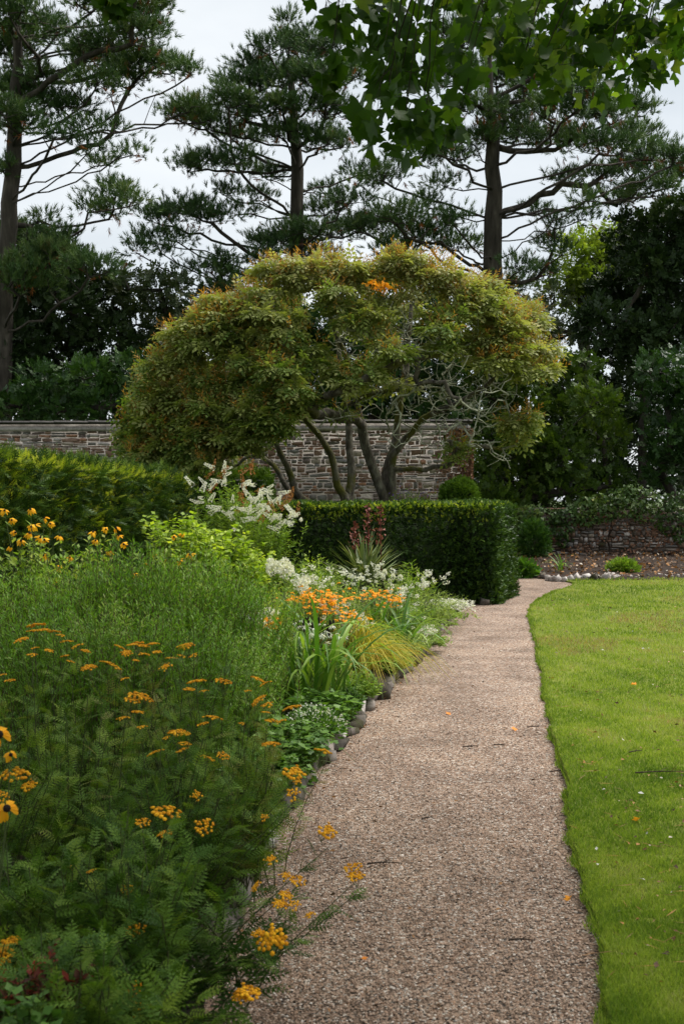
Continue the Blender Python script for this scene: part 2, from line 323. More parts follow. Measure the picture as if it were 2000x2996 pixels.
SPRIG, SPRIG_L, SPRIG_N = sprigT(6), sprigT(5, .34, .5), sprigT(8, .12, .36, .8)
PINN, FERN, IVY = pinnateT(3, .46, .27), fernT(6), ivyT()
FERN_S = fernT(7, False)
LEAF, LEAFW, LEAFN, BLADE3 = leafT(.22), leafT(.36), leafT(.09), bendT(.1, .3)

# ------------------------------------------------------------------ skeletons for trees
class Skel:
    def __init__(s): s.p = []; s.par = []; s.floor = {}; s.arr = np.zeros((60000, 3)); s.n = 0
    def add(s, p, par):
        s.arr[s.n] = p; s.par.append(par); s.n += 1; return s.n-1
    def chain(s, pts, par=-1, step=.4, wob=.03):
        pts = [A(q, float) for q in pts]; cur = par
        if par == -1: cur = s.add(pts[0], -1)
        for a_, b_ in zip(pts[:-1], pts[1:]):
            k = max(1, int(np.linalg.norm(b_-a_)/step))
            for i in range(1, k+1):
                q = a_+(b_-a_)*i/k + (R.normal(size=3)*wob if i < k else 0); cur = s.add(q, cur)
        return cur
    def attach(s, t, step=.4, wob=.05, above=1.2, arc=.12, own=0.0, jit=0.0, only=None):
        a_ = s.arr[:s.n]; d = a_-t; c = np.linalg.norm(d, axis=1)+above*np.maximum(0, d[:, 2])
        if jit: c = c*(1+jit*R.random(s.n))
        i = int(np.argmin(c)) if only is None else int(np.argmin(np.abs(a_[:only[0], 2]-max(only[1], 1.5))))
        a0 = a_[i].copy(); v = t-a0; l = np.linalg.norm(v)
        if l < .02: return i
        ctrl = a0+v*.5+R.normal(size=3)*l*arc*.6+A([0, 0, -arc*l*own]); k = max(1, int(l/step)); cur = i
        for j in range(1, k+1):
            u = j/k; q = (1-u)**2*a0+2*u*(1-u)*ctrl+u*u*t + (R.normal(size=3)*wob if j < k else 0); cur = s.add(q, cur)
        return cur
    def mesh(s, rtip, rroot, minr=None, sides=5, sel=None, comp=None):
        n = s.n; p = s.arr[:n]; par = A(s.par); tips = np.zeros(n); haschild = np.zeros(n, bool); haschild[par[par >= 0]] = True
        tips[~haschild] = 1
        for i in range(n-1, -1, -1):
            if par[i] >= 0: tips[par[i]] += tips[i]
        roots = par < 0; mxt = tips[roots].max(); ee = math.log(max(mxt, 2))/math.log(rroot/rtip); r = rtip*np.maximum(tips, 1)**(1/ee)
        for k_, f_ in s.floor.items(): r[k_] = max(r[k_], f_)
        s.r = r
        main = np.full(n, -1); best = np.zeros(n)
        for i in range(n):
            q = par[i]
            if q >= 0 and tips[i] > best[q]: best[q] = tips[i]; main[q] = i
        idx = np.where(par >= 0)[0]
        if sel is not None: idx = idx[sel(r[idx])]
        if comp is not None: idx = idx[comp[idx]]
        own = np.zeros((n, 3)); own[par >= 0] = nrm(p[par >= 0]-p[par[par >= 0]]); own[roots] = (0, 0, 1)
        tan = own.copy(); hm = main >= 0; tan[hm] = nrm(own[hm]+own[main[hm]])
        q = par[idx]; ismain = main[q] == idx
        sd = np.where(ismain[:, None], tan[q], own[idx]); ed = tan[idx]; sr = np.where(ismain, r[q], np.minimum(r[q], r[idx]*1.25)); er = r[idx]
        def ring(c, d, rad):
            ref = A([[.31, .93, .19]]); x = nrm(np.cross(d, np.broadcast_to(ref, d.shape))); y = np.cross(d, x)
            th = np.arange(sides)*2*math.pi/sides
            return c[:, None]+rad[:, None, None]*(np.cos(th)[None, :, None]*x[:, None]+np.sin(th)[None, :, None]*y[:, None])
        V = np.concatenate([ring(p[q], sd, sr), ring(p[idx], ed, er)], axis=1); m = len(idx)
        ii = np.arange(sides); jj = (ii+1) % sides
        f = np.stack([ii, jj, jj+sides, ii+sides], axis=1); Fc = f[None]+(np.arange(m)*2*sides)[:, None, None]
        return V.reshape(-1, 3), Fc.reshape(-1, 4)
def branch_parts(sk, root, mat, rtip, rroot, cut, big='trunk', small='branches'):
    V, Fc = sk.mesh(rtip, rroot, sides=9, sel=lambda r: r >= cut)
    if len(Fc): link(big, mesh(big, V, Fc, smooth=True), mat, root)
    V, Fc = sk.mesh(rtip, rroot, sides=3, sel=lambda r: r < cut)
    if len(Fc): link(small, mesh(small, V, Fc, smooth=True), mat, root, kind='stuff')
def pads_world(pads, d, depth, seed=1, flat=.8):
    """pads given as (px, py, rx, ry[, dd]); returns list of centre, radii"""
    r = np.random.default_rng(seed); o = []
    for q in pads:
        dd = d+(q[4] if len(q) > 4 else depth*(r.random()*2-1)); c = P(q[0], q[1], dd)
        o.append((c, A([q[2]/F*dd, q[2]/F*dd*flat, q[3]/F*dd])))
    return o
def in_ell(n, c, rad, shell=.0, top=False):
    v = nrm(R.normal(size=(n, 3))); rr = (shell+(1-shell)*R.random(n)**(.6))[:, None]
    if top: v[:, 2] = np.where(v[:, 2] < -.25, -v[:, 2]*.6, v[:, 2])
    return c+v*rr*rad, v

def pine(trunk_px, d, pads, depth, label, seed, name='pine_tree', dens=1.0, rroot=.36, brown=.02, T=None, tsize=(.22, .33)):
    T = T or TUFT_P
    base = P(trunk_px[0][0], trunk_px[0][1], d); root = empty(name, (base[0], base[1], 0), label, 'tree', 'pine trees behind the wall')
    sk = Skel(); pts = [A([base[0], base[1], 0.])]+[P(x, y, d) for x, y in trunk_px]
    sk.chain(pts, -1, .5, .03); nt_ = sk.n
    PW = pads_world(pads, d, depth, seed); PW.sort(key=lambda q: np.linalg.norm((q[0]-base)[:2]))
    for c, rad in PW:
        t = c-A([0, 0, rad[2]*.5]); hd = np.linalg.norm((t-base)[:2]); big = R.random() < .62 or hd < 1.5
        sk.attach(t, .4, .05, above=1.0, arc=.12, own=.5, only=(nt_, t[2]-hd*R.uniform(.12, .4)) if big else None)
    pos, dr = [], []
    for c, rad in PW:
        area = rad[0]*rad[2]; ns = max(7, int(area*92*dens)); sp, sv = in_ell(ns, c, rad, .25, True)
        for t in sp: sk.attach(t-A([0, 0, .12]), .3, .04, above=.8, arc=.15, jit=.25)
        k = 8; pp = np.repeat(sp, k, 0)+R.normal(size=(ns*k, 3))*A([.19, .19, .09]); pos.append(pp)
        dr.append(nrm((pp-c)/np.maximum(rad, .2)*.6+R.normal(size=pp.shape)*.45+A([0, 0, .75])))
    pos = np.concatenate(pos); dr = np.concatenate(dr); n = len(pos)
    tone = np.clip(.5*vnoise(pos, 1.3, seed)+.5*R.random(n), 0, .97)
    V, Fc, tn = scatter(T, pos, dr, rdir(n), R.uniform(tsize[0], tsize[1], n), tone)
    link('crown', mesh('crown', V, Fc, tn), M['pine'], root, kind='stuff')
    if brown:
        k = int(n*brown); i = R.choice(n, k); c0 = pos[i]-A([0, 0, .25])
        V, Fc, tn = scatter(TUFT_S, c0, rdir(k, -.6), rdir(k), R.uniform(.2, .35, k)); link('dead_needles', mesh('dead_needles', V, Fc, tn), M['pine_brown'], root, kind='stuff')
    branch_parts(sk, root, M['pinebark'], .011, rroot, .05, 'trunk', 'branch')
    return root

def broad(base, d, pads, depth, label, mat, seed, name, T=SPRIG_L, size=(.22, .36), dens=60, rroot=.2, group=None, bark=None, shell=.35, sub=.08, flat=.8, cat='tree'):
    b = P(base, HZ, d); root = empty(name, (b[0], b[1], 0), label, cat, group)
    sk = Skel(); PW = pads_world(pads, d, depth, seed, flat); zm = min(q[0][2] for q in PW)
    sk.chain([A([b[0], b[1], 0.]), A([b[0]+.1, b[1], max(.8, zm*.6)])], -1, .4, .02)
    PW.sort(key=lambda q: q[0][2]+.5*abs(q[0][0]-b[0])); pos, dr = [], []
    for c, rad in PW: sk.attach(c, .4, .06, above=1.2, arc=.15)
    for c, rad in PW:
        vol = (rad[0]*rad[2]); n = int(vol*dens); pp, v = in_ell(n, c, rad, shell)
        ce = (vnoise(pp, 2.2/max(.5, rad[0]), seed+5)-.5)*.5; pp = c+(pp-c)*(1+ce[:, None])
        pos.append(pp); dr.append(nrm(v*.8+R.normal(size=pp.shape)*.6+A([0, 0, .25])))
        for t in pp[:max(3, int(n*sub))]: sk.attach(t, .35, .04, above=.6, arc=.12, jit=.2)
    pos = np.concatenate(pos); dr = np.concatenate(dr); n = len(pos)
    tone = np.clip(.45*vnoise(pos, 1.1, seed)+.55*R.random(n), 0, 1)
    V, Fc, tn = scatter(T, pos, dr, rdir(n, .8), R.uniform(size[0], size[1], n), tone)
    link('crown', mesh('crown', V, Fc, tn), mat, root, kind='stuff')
    branch_parts(sk, root, bark or M['pinebark'], .01, rroot, .04, 'trunk', 'branch')
    return root

# ------------------------------------------------------------------ stems and plants
def bez(a, c, b, t):
    t = t[..., None]; return (1-t)**2*a+2*t*(1-t)*c+t*t*b
def tubes(a, c, b, r, segs=4, sides=3, rt=.45):
    n = len(a); ts = np.linspace(0, 1, segs+1); pts = np.stack([bez(a, c, b, np.full(n, t)) for t in ts], 1)
    tan = np.gradient(pts, axis=1); tan = nrm(tan); ref = np.broadcast_to(A([.9, .3, .05]), tan.shape); x = nrm(np.cross(tan, ref)); y = np.cross(tan, x)
    rad = (np.asarray(r)*np.ones(n))[:, None]*(1-(1-rt)*ts)[None]
    th = np.arange(sides)*2*math.pi/sides
    V = pts[:, :, None]+rad[:, :, None, None]*(np.cos(th)[:, None]*x[:, :, None]+np.sin(th)[:, None]*y[:, :, None])
    f = []
    for s_ in range(segs):
        for i in range(sides):
            j = (i+1) % sides; f.append([s_*sides+i, s_*sides+j, (s_+1)*sides+j, (s_+1)*sides+i])
    Fc = A(f)[None]+(np.arange(n)*(segs+1)*sides)[:, None, None]
    return V.reshape(-1, 3), Fc.reshape(-1, 4)
def plant(name, label, cat, base, tips, leaf, lmat, per, llen, t0=.15, stem_r=.003, smat=None, spread=.08, group=None, up=.5, out=.8, taper=.5, seed=0, baseZ=.08, bow=.15, tone_add=0., sides=3, wild=.15):
    base = A(base, float); n = len(tips); root = empty(name, (base[0], base[1], 0), label, cat, group)
    a = np.repeat([[base[0], base[1], baseZ]], n, 0)+R.normal(size=(n, 3))*A([spread, spread, 0]); b = np.asarray(tips, float)
    a[:, :2] += (b-a)[:, :2]*.25
    c = (a+b)/2; c[:, :2] -= (b-a)[:, :2]*bow; c += R.normal(size=(n, 3))*.03
    V, Fc = tubes(a, c, b, stem_r, sides=sides); link('stem', mesh('stem', V, Fc, smooth=True), smat or M['stemg'], root, kind='stuff' if n > 60 else None)
    idx = np.repeat(np.arange(n), per); t = t0+(1-t0)*R.random(len(idx)); p = bez(a[idx], c[idx], b[idx], t)
    tan = nrm(2*(1-t)[:, None]*(c-a)[idx]+2*t[:, None]*(b-c)[idx]); th = R.random(len(idx))*6.283
    rad = np.stack([np.cos(th), np.sin(th), np.zeros_like(th)], 1); d = nrm(rad*out+tan*up+R.normal(size=p.shape)*wild)
    s = llen*(1-taper*t)*R.uniform(.7, 1.2, len(idx)); tone = np.clip(.2+.4*(vnoise(p, 3., seed)-.3)+.55*R.random(len(idx))+tone_add+.15*(t-.5), 0, 1)
    nn = A([0, 0, 1.])+R.normal(size=p.shape)*.35
    V, Fc, tn = scatter(leaf, p, d, nn, s, tone); link('leaf', mesh('foliage', V, Fc, tn), lmat, root, kind='stuff')
    return root
def dome_tips(c, rx, ry, z0, z1, n, edge=.35):
    """tips filling a mound: higher in the middle"""
    u = np.sqrt(R.random(n)); th = R.random(n)*6.283
    x = c[0]+rx*u*np.cos(th); y = c[1]+ry*u*np.sin(th); z = z0+(z1-z0)*(1-edge*u**2)*(.75+.27*R.random(n)**.6)
    return np.stack([x, y, z], 1)
# mesh heads
def button_head(seed, n=24, w=1.0):
    r = np.random.default_rng(seed); parts = []
    hexv = [[0, 0, .55]]+[[math.cos(i*1.0472), math.sin(i*1.0472), .25] for i in range(6)]+[[.6*math.cos(i*1.0472), .6*math.sin(i*1.0472), -.35] for i in range(6)]
    hf = [[0, 1+i, 1+(i+1) % 6] for i in range(6)]
    for i in range(6): j = (i+1) % 6; hf += [[1+i, 7+i, 7+j], [1+i, 7+j, 1+j]]
    T = (A(hexv, float)[:, [0, 2, 1]], A(hf))
    k = 0; c = []
    while len(c) < n and k < 3000:
        k += 1; q = r.normal(size=2)*A([.5, .38])
        if np.linalg.norm(q) < 1.1 and all((q[0]-u[0])**2+(q[1]-u[1])**2 > .030 for u in c): c.append(q)
    c = A(c); pos = np.stack([c[:, 0], c[:, 1], .12*np.cos(c[:, 0]*2)+.10*r.random(len(c))-.12*c[:, 1]**2], 1)*.04
    d = nrm(np.stack([c[:, 0]*.4, c[:, 1]*.4, np.ones(len(c))], 1)); V, Fc, t = scatter(T, pos, d, rdir(len(c)), r.uniform(.0062, .0078, len(c)), r.random(len(c)))
    return V, Fc, t
def head_stalks(seed, n=9):
    r = np.random.default_rng(seed); b = np.concatenate([r.normal(size=(n, 2))*.018, np.zeros((n, 1))], 1); a = np.repeat([[0, 0, -.06]], n, 0)
    return tubes(a, (a+b)/2+A([0, 0, -.01])+b*A([.25, .25, 0]), b, .0009, 2, 3)
HEADS = []; STALKS = []
for i in range(6):
    V, Fc, t = button_head(20+i, 16+5*i); me = mesh('button_head', V, Fc, t, True); me.materials.append(M['tansyb']); HEADS.append(me)
    V, Fc = head_stalks(i); ms = mesh('stalks', V, Fc); ms.materials.append(M['stemg']); STALKS.append(ms)
def daisy(seed, petals=9, droop=.5, w=.2, gap=0):
    r = np.random.default_rng(seed); PT = bendT(w, .35); pos, d = [], []
    ths = [i*6.283/petals+r.normal()*.15 for i in range(petals)]
    for th in ths[:petals-gap]:
        v = A([math.cos(th), math.sin(th), -droop+.25*r.normal()]); pos.append([math.cos(th)*.16, math.sin(th)*.16, 0]); d.append(v)
    V, Fc, t = scatter(PT, A(pos), A(d), np.repeat([[0, 0, 1.]], len(pos), 0), r.uniform(.8, 1.05, len(pos)), r.random(len(pos)))
    return V, Fc, t
def dome_mesh(n=8, m=4, r=1., h=1.):
    V = [[0, 0, h]]
    for j in range(1, m+1):
        ph = j/m*math.pi*.6
        for i in range(n): V.append([r*math.sin(ph)*math.cos(i*6.283/n), r*math.sin(ph)*math.sin(i*6.283/n), h*math.cos(ph)])
    Fc = [[0, 1+i, 1+(i+1) % n] for i in range(n)]
    for j in range(m-1):
        for i in range(n): a = 1+j*n+i; b_ = 1+j*n+(i+1) % n; Fc += [[a, a+n, b_+n], [a, b_+n, b_]]
    return A(V, float), A(Fc)
DAISY = []
for i in range(5):
    V, Fc, t = daisy(i, 9+i % 3, .35+.25*(i % 3), .2, i % 3); me = mesh('petals', V, Fc, t); me.materials.append(M['rudp']); DAISY.append(me)
V, Fc = dome_mesh(8, 3, .2, .22); CENTRE = mesh('centre', V, Fc, smooth=True); CENTRE.materials.append(M['cone'])
CONE = []
V, Fc = dome_mesh(8, 6, .12, .62); CONEM = mesh('cone', V, Fc, smooth=True); CONEM.materials.append(M['cone'])
WPET = []
for i in range(3):
    V, Fc, t = daisy(40+i, 8, .3, .13, 0); me = mesh('white_petals', V, Fc, t); me.materials.append(M['white']); WPET.append(me)
OFL = []
for i in range(3):
    V, Fc, t = daisy(60+i, 7, .1, .3, 0); me = mesh('orange_petals', V, Fc, t); me.materials.append(M['orange']); OFL.append(me)
def stone_me(seed, rough=.12, flat=False):
    """subdivided box, 44 tris, knocked about"""
    r = np.random.default_rng(seed); V, Fc = [], []
    g = [-.5, 0, .5]; idx = {}
    def vid(p):
        k = tuple(p)
        if k not in idx: idx[k] = len(V); V.append(list(p))
        return idx[k]
    for ax in range(3):
        for s in (-.5, .5):
            for i in range(2):
                for j in range(2):
                    q = []
                    for (u, v) in ((i, j), (i+1, j), (i+1, j+1), (i, j+1)):
                        p = [0, 0, 0]; p[ax] = s; p[(ax+1) % 3] = g[u]; p[(ax+2) % 3] = g[v]; q.append(vid(p))
                    Fc.append(q if s > 0 else q[::-1])
    V = A(V, float); l = np.linalg.norm(V, axis=1, keepdims=True); V = V*(1-.22*np.maximum(0, l-.6))
    V = V+r.normal(size=V.shape)*rough*A([.35, .3, .6])
    me = mesh('stone', V, A(Fc), None, False); return me, V, A(Fc)
STM = [stone_me(100+i, .15) for i in range(10)]
ROCK = [stone_me(200+i, .2) for i in range(8)]
def with_mat(me, m):
    c = me.copy(); c.materials.clear(); c.materials.append(m); return c

# ------------------------------------------------------------------ the setting: ground, path, lawn
LE = A([(-.62, .5), (-.55, 2.0), (-.47, 3.2), (-.435, 3.81), (-.36, 5.0), (-.19, 6.3), (-.085, 7.04), (.12, 7.96), (.27, 9.15), (.48, 10.0), (.77, 11.2), (1.06, 13.1), (1.6, 16.1), (2.0, 17.5), (2.75, 18.9), (3.0, 21.), (3.3, 24.2)])
RE = A([(.75, .5), (.78, 2.0), (.82, 3.4), (.94, 4.1), (1.01, 4.8), (1.175, 5.84), (1.34, 6.95), (1.56, 8.6), (1.8, 10.2), (2.14, 12.5), (2.52, 15.26), (2.76, 16.8), (3.22, 18.6), (3.8, 20.2), (4.25, 21.1), (4.5, 21.9), (4.42, 22.6)])
def smooth(pts, n):
    pts = A(pts, float); t = np.r_[0, np.cumsum(np.linalg.norm(np.diff(pts, axis=0), axis=1))]; u = np.linspace(0, t[-1], n)
    o = np.stack([np.interp(u, t, pts[:, i]) for i in range(2)], 1)
    for _ in range(3): o[1:-1] = (o[:-2]+2*o[1:-1]+o[2:])/4
    return o
LES, RES = smooth(LE, 260), smooth(RE, 260)
RES[:, 0] += .012*np.sin(RES[:, 1]*3.1)+.008*np.sin(RES[:, 1]*7.7+1)+R.normal(size=260)*.007
def lx(y): return np.interp(y, LES[:, 1], LES[:, 0])
def rx(y): return np.interp(y, RES[:, 1], RES[:, 0])
def sheet(name, V, Fc, mat, kind='structure', **kw): return link(name, mesh(name, V, Fc), mat, kind=kind, **kw)
sheet('ground', [[-500, -200, -.06], [500, -200, -.06], [500, 900, -.06], [-500, 900, -.06]], [[0, 1, 2, 3]], M['field'])
# path: quads between a generous left and right
ys = np.linspace(.3, 24.5, 120); lo = lx(ys)-.25; hi = np.where(ys < 22.6, rx(ys)+.08, 4.6)
hi = np.where(ys > 21.0, 5.0, hi)
V = []; Fc = []
for i, y in enumerate(ys):
    for j in range(9):
        u = j/8; V.append([lo[i]+(hi[i]-lo[i])*u, y, -.004+.012*math.sin(math.pi*u)])
for i in range(len(ys)-1):
    for j in range(8): a = i*9+j; Fc.append([a, a+1, a+10, a+9])
sheet('gravel_path', V, Fc, M['gravel'])
# lawn with a cut edge
edge = RES[RES[:, 1] < 22.61]; xs_far = 22.
V, Fc = [], []; K = 56
def lawn_z(x, y): return .035+.02*np.sin(x*1.1+y*.4)*np.sin(y*.7)
for i, (ex, ey) in enumerate(edge):
    V.append([ex-.005, ey, -.02])
    for j in range(K):
        u = (j/(K-1))**2; x = ex+(xs_far-ex)*u; yy = ey+(0 if ey < 22 else .5*u); V.append([x, yy, float(lawn_z(x, yy)) if j else .028])
W_ = K+1
for i in range(len(edge)-1):
    for j in range(W_-1): a = i*W_+j; Fc.append([a, a+1, a+W_+1, a+W_])
sheet('lawn', V, Fc, M['lawn'])
# planting bed (left) raised soil
V, Fc = [], []
for i, y in enumerate(np.linspace(.3, 20, 80)):
    e_ = float(lx(y))-.06
    for j, (dx, z) in enumerate([(0, -.03), (-.04, .08), (-.4, .12), (-1.2, .16), (-3, .15), (-9, .1)]): V.append([e_+dx, y, z+.012*R.normal() if j > 1 else z])
for i in range(79):
    for j in range(5): a = i*6+j; Fc.append([a, a+1, a+7, a+6])
sheet('planting_bed', V, Fc, M['soil'])
# right soil bed in front of the low wall, and soil behind the hedge
V, Fc = [], []
for i, x in enumerate(np.linspace(3.95, 22, 60)):
    fy = 22.75+.9*max(0, 1-(x-3.95)/.5)**2+.12*math.sin(x*2)
    for j in range(8): u = j/7; V.append([x, fy+(30.3-fy)*u, .02+.16*u+.02*R.normal()+(.05 if 0 < j else 0)])
for i in range(59):
    for j in range(7): a = i*8+j; Fc.append([a, a+8, a+9, a+1])
sheet('soil_bed', V, Fc, M['soil'])

# gravel pebbles, lying loose on the path: denser near
def px_ground(n, y0, y1, lo_f, hi_f):
    py = R.uniform(y0, y1, n); d = EYE*F/(py-HZ); l, h = lo_f(d), hi_f(d)
    x = l+(h-l)*R.random(n); return x, d
OCT = (A([[1, 0, 0], [-1, 0, 0], [0, 1, 0], [0, -1, 0], [0, 0, .7], [.1, .05, -.7]], float), A([[0, 2, 4], [2, 1, 4], [1, 3, 4], [3, 0, 4]]))
n = 30000; x, d = px_ground(n, 2060, 3120, lambda d: lx(d)-.05, lambda d: rx(d)+.01)
pos = np.stack([x, d, np.full(n, .008)], 1); dz = rdir(n); pos[:, 2] = -.002+.012*np.sin(np.pi*np.clip((x-lx(d))/(rx(d)-lx(d)), 0, 1))+.003
V, Fc, t = scatter(OCT, pos, rdir(n)*A([1, 1, .3]), rdir(n, 2.5), R.uniform(.003, .0062, n)*(.8+.4*R.random(n)), R.random(n))
link('loose_gravel', mesh('loose_gravel', V, Fc, t, False), M['pebble'], kind='stuff', label='loose pinkish brown gravel chips covering the garden path', cat='gravel')
# grass blades
def blades(n, x, y, h, wd, tone, z=None):
    th = R.random(n)*6.283; lean = R.uniform(.1, .8, n); hh = h*R.uniform(.5, 1.15, n)
    z = lawn_z(x, y) if z is None else z
    b = np.stack([x, y, z-.004], 1); s = np.stack([np.cos(th), np.sin(th), 0*th], 1)*(wd*.5)[:, None]
    th2 = R.random(n)*6.283; tip = b+np.stack([np.cos(th2)*lean*hh, np.sin(th2)*lean*hh, hh], 1)
    V = np.stack([b-s, b+s, tip], 1).reshape(-1, 3); return V, np.arange(n*3).reshape(-1, 3), np.repeat(tone, 3)
n = 250000; py = 1692+(3080-1692)*R.random(n)**.9; d = EYE*F/(py-HZ); r_ = rx(np.minimum(d, 22.5)); h_ = d*.3+1.2
x = r_+.004+(h_-r_)*R.random(n); ok = (h_ > r_) & (d < 23.2); x, y = x[ok], d[ok]; n = len(x); p3 = np.stack([x, y, 0*x], 1)
tone = np.clip(-.06+.42*vnoise(p3, .9, 3)+.42*vnoise(p3, 4., 4)*vnoise(p3, 1.7, 14)+.3*vnoise(p3, 11., 24)+.42*(R.random(n)-.2), 0, 1)
patch = np.clip((vnoise(p3, 2.3, 31)*vnoise(p3, .8, 33)-.40)*6, 0, 1)*(R.random(n) < .6); tone = np.clip(tone+patch*.55, 0, 1)
thin = R.random(n) < .35+3*vnoise(p3, 7.0, 9)
V, Fc, t = blades(thin.sum(), x[thin], y[thin], .018+.0016*y[thin], .0022+.0007*y[thin], tone[thin])
n2 = 14000; yy = R.uniform(2.5, 23, n2)**1.0; yy = 3+19*R.random(n2)**1.6; xx = rx(yy)+np.abs(R.normal(size=n2))*.03-.01-.045*np.clip(vnoise(np.stack([yy*9, yy*0, yy*0], 1), 1., 5)-.45, 0, 1)*R.random(n2)*2
V2, F2, t2 = blades(n2, xx, yy, .035+0*yy, .003+.0004*yy, np.clip(R.random(n2)*.7, 0, 1), z=np.full(n2, .022))
V, Fc, t = join([(V, Fc, t), (V2, F2, t2)])
link('grass', mesh('grass', V, Fc, t), M['grass'], kind='stuff', label='short mown green grass of the lawn beside the path', cat='grass')
# lawn litter
n = 800; py = 1700+1250*R.random(n)**1.3; d = EYE*F/(py-HZ); x = rx(np.minimum(d, 22.5))+.05+(d*.32+.3)*R.random(n)*1.0; ok = x < d*.33+1
x, d = x[ok], d[ok]; n = len(x)
V, Fc, t = scatter(leafT(.3, .12), np.stack([x, d, lawn_z(x, d)+.014+.0012*d], 1), rdir(n)*A([1, 1, .15]), rdir(n, 1.2), R.uniform(.012, .032, n)*(1+.03*d), R.random(n)**1.1)
V2, F2, t2 = scatter(leafT(.018, .0), np.stack([x, d, lawn_z(x, d)+.02+.0012*d], 1)[:n]+R.normal(size=(n, 3))*A([.1, .1, .002]), rdir(n)*A([1, 1, .08]), rdir(n, 2), R.uniform(.07, .13, n), .35+.35*R.random(n))
V, Fc, t = join([(V, Fc, t), (V2, F2, t2)])
link('leaf_litter', mesh('leaf_litter', V, Fc, t), M['litter'], kind='stuff', label='scattered pale petals, dry needles and leaf bits on the lawn', cat='leaf litter')
n = 900; d = R.uniform(3.4, 17, n); x = np.where(R.random(n) < .6, lx(d)+np.abs(R.normal(size=n))*.12, lx(d)+(rx(d)-lx(d))*R.random(n))
V, Fc, t = scatter(leafT(.25, .12), np.stack([x, d, np.full(n, .018)], 1), rdir(n)*A([1, 1, .15]), rdir(n, 1.2), R.uniform(.01, .032, n), R.random(n)*.68)
link('path_debris', mesh('path_debris', V, Fc, t), M['litter'], kind='stuff', label='brown leaf crumbs gathered along the edge of the gravel', cat='leaf litter')
# soil bed litter
n = 1500; x = R.uniform(4.1, 10.5, n); y = R.uniform(23, 29.8, n)
V, Fc, t = scatter(leafT(.4, .15), np.stack([x, y, .09+.16*(y-23)/7.+.02], 1), rdir(n)*A([1, 1, .3]), rdir(n, 1.), R.uniform(.04, .1, n), R.random(n)*.85)
link('dry_leaves', mesh('dry_leaves', V, Fc, t), M['litter'], kind='stuff', label='brown dry leaves lying over the dark soil bed', cat='leaf litter')

# ------------------------------------------------------------------ walls
def course_wall(root, x0, x1, yf, z0, z1, hmin, hmax, lmin, lmax, matO, matJ, visible, seed, depth=.12, limit=290, namep='stone'):
    r = np.random.default_rng(seed); z = z0; st = []
    while z < z1-.02:
        h = min(r.uniform(hmin, hmax), z1-z)
        x = x0-r.random()*lmax
        while x < x1:
            l = r.uniform(lmin, lmax)*(1 if h < .11 else .8)
            if r.random() < .15: l *= 1.5
            xe = min(x+l, x1)
            if xe > x0+.03 and xe-max(x, x0) > .05:
                xs = max(x, x0); k = 1
                if h > .095 and r.random() < .42: k = 2
                for q in range(k):
                    st.append((xs, xe, z+q*h/k, z+(q+1)*h/k, r.normal()*.012))
            x = xe
        z += h
    vis = [s for s in st if visible((s[0]+s[1])/2, (s[2]+s[3])/2)]; inv = [s for s in st if not visible((s[0]+s[1])/2, (s[2]+s[3])/2)]
    vis.sort(key=lambda s: -(s[1]-s[0])*(s[3]-s[2])); inv += vis[limit:]; vis = vis[:limit]
    mes = [with_mat(q[0], matO) for q in STM]
    for s in vis:
        cx = (s[0]+s[1])/2; o = link(namep, mes[r.integers(10)], None, root, loc=(cx, yf(cx)+depth*.35+s[4]*1.5, (s[2]+s[3])/2))
        jz = r.uniform(.72, 1.08); o.location.z += r.normal()*.008; o.scale = (s[1]-s[0]-.02-.03*r.random(), depth*r.uniform(.8, 1.25), (s[3]-s[2]-.02)*jz); o.rotation_euler = (r.normal()*.04, r.normal()*.045+(3.14159 if r.random() < .5 else 0), wall_ang)
    if inv:
        parts = []
        for s in inv:
            _, SV, SF = STM[r.integers(10)]; cx = (s[0]+s[1])/2
            parts.append((SV*A([s[1]-s[0]-.014, depth, s[3]-s[2]-.012])+A([cx, yf(cx)+depth*.35+s[4]*1.5, (s[2]+s[3])/2]), SF, np.full(len(SV), r.random())))
        V, Fc, t = join(parts); link(namep, mesh('stones', V, Fc, t), matJ, root, kind='stuff')
def box(x0, x1, y0, y1, z0, z1):
    V = [[x, y, z] for x in (x0, x1) for y in (y0, y1) for z in (z0, z1)]
    return A(V, float), A([[0, 1, 3, 2], [4, 6, 7, 5], [0, 4, 5, 1], [2, 3, 7, 6], [0, 2, 6, 4], [1, 5, 7, 3]])
wall_ang = math.atan2(-.05, 1)
WY = lambda x: 27.3-.05*(x-3.1)      # front face, coming nearer to the right
CX = 375/F*27.3                       # corner
HT = 3.30
tw = empty('garden_wall', (-5, WY(-5), 0), 'tall brown stone garden wall with slate coping behind the spreading golden tree', 'wall')
V, Fc = box(-16, CX-.04, 0, .42, 0, HT); V[:, 1] += WY(V[:, 0])+.035; link('core', mesh('core', V, Fc), M['mortar'], tw)
course_wall(tw, -13, CX, WY, 0, HT, .045, .16, .09, .36, M['stone'], M['stone_j'], lambda x, z: (z > 1.5 and -1.6 < x) or (z > 2.1 and -8.4 < x < -5.1), 5, .10)
def slabs(name, x0, x1, l, dy, dep, z, h, mat, seed):
    r = np.random.default_rng(seed); x = x0; V, Fc = box(-.5, .5, -.5, .5, -.5, .5)
    mes = []
    for i in range(4):
        v2 = V+r.normal(size=V.shape)*A([.003, .012, .04]); m_ = mesh(name, v2, Fc); m_.materials.append(mat); mes.append(m_)
    while x < x1:
        e_ = min(x+l*r.uniform(.7, 1.3), x1); cx = (x+e_)/2
        o = link(name, mes[r.integers(4)], None, tw, loc=(cx, WY(cx)+dy+dep/2, z+h/2)); o.scale = (e_-x-.008, dep, h); o.rotation_euler = (0, r.normal()*.004, wall_ang); x = e_
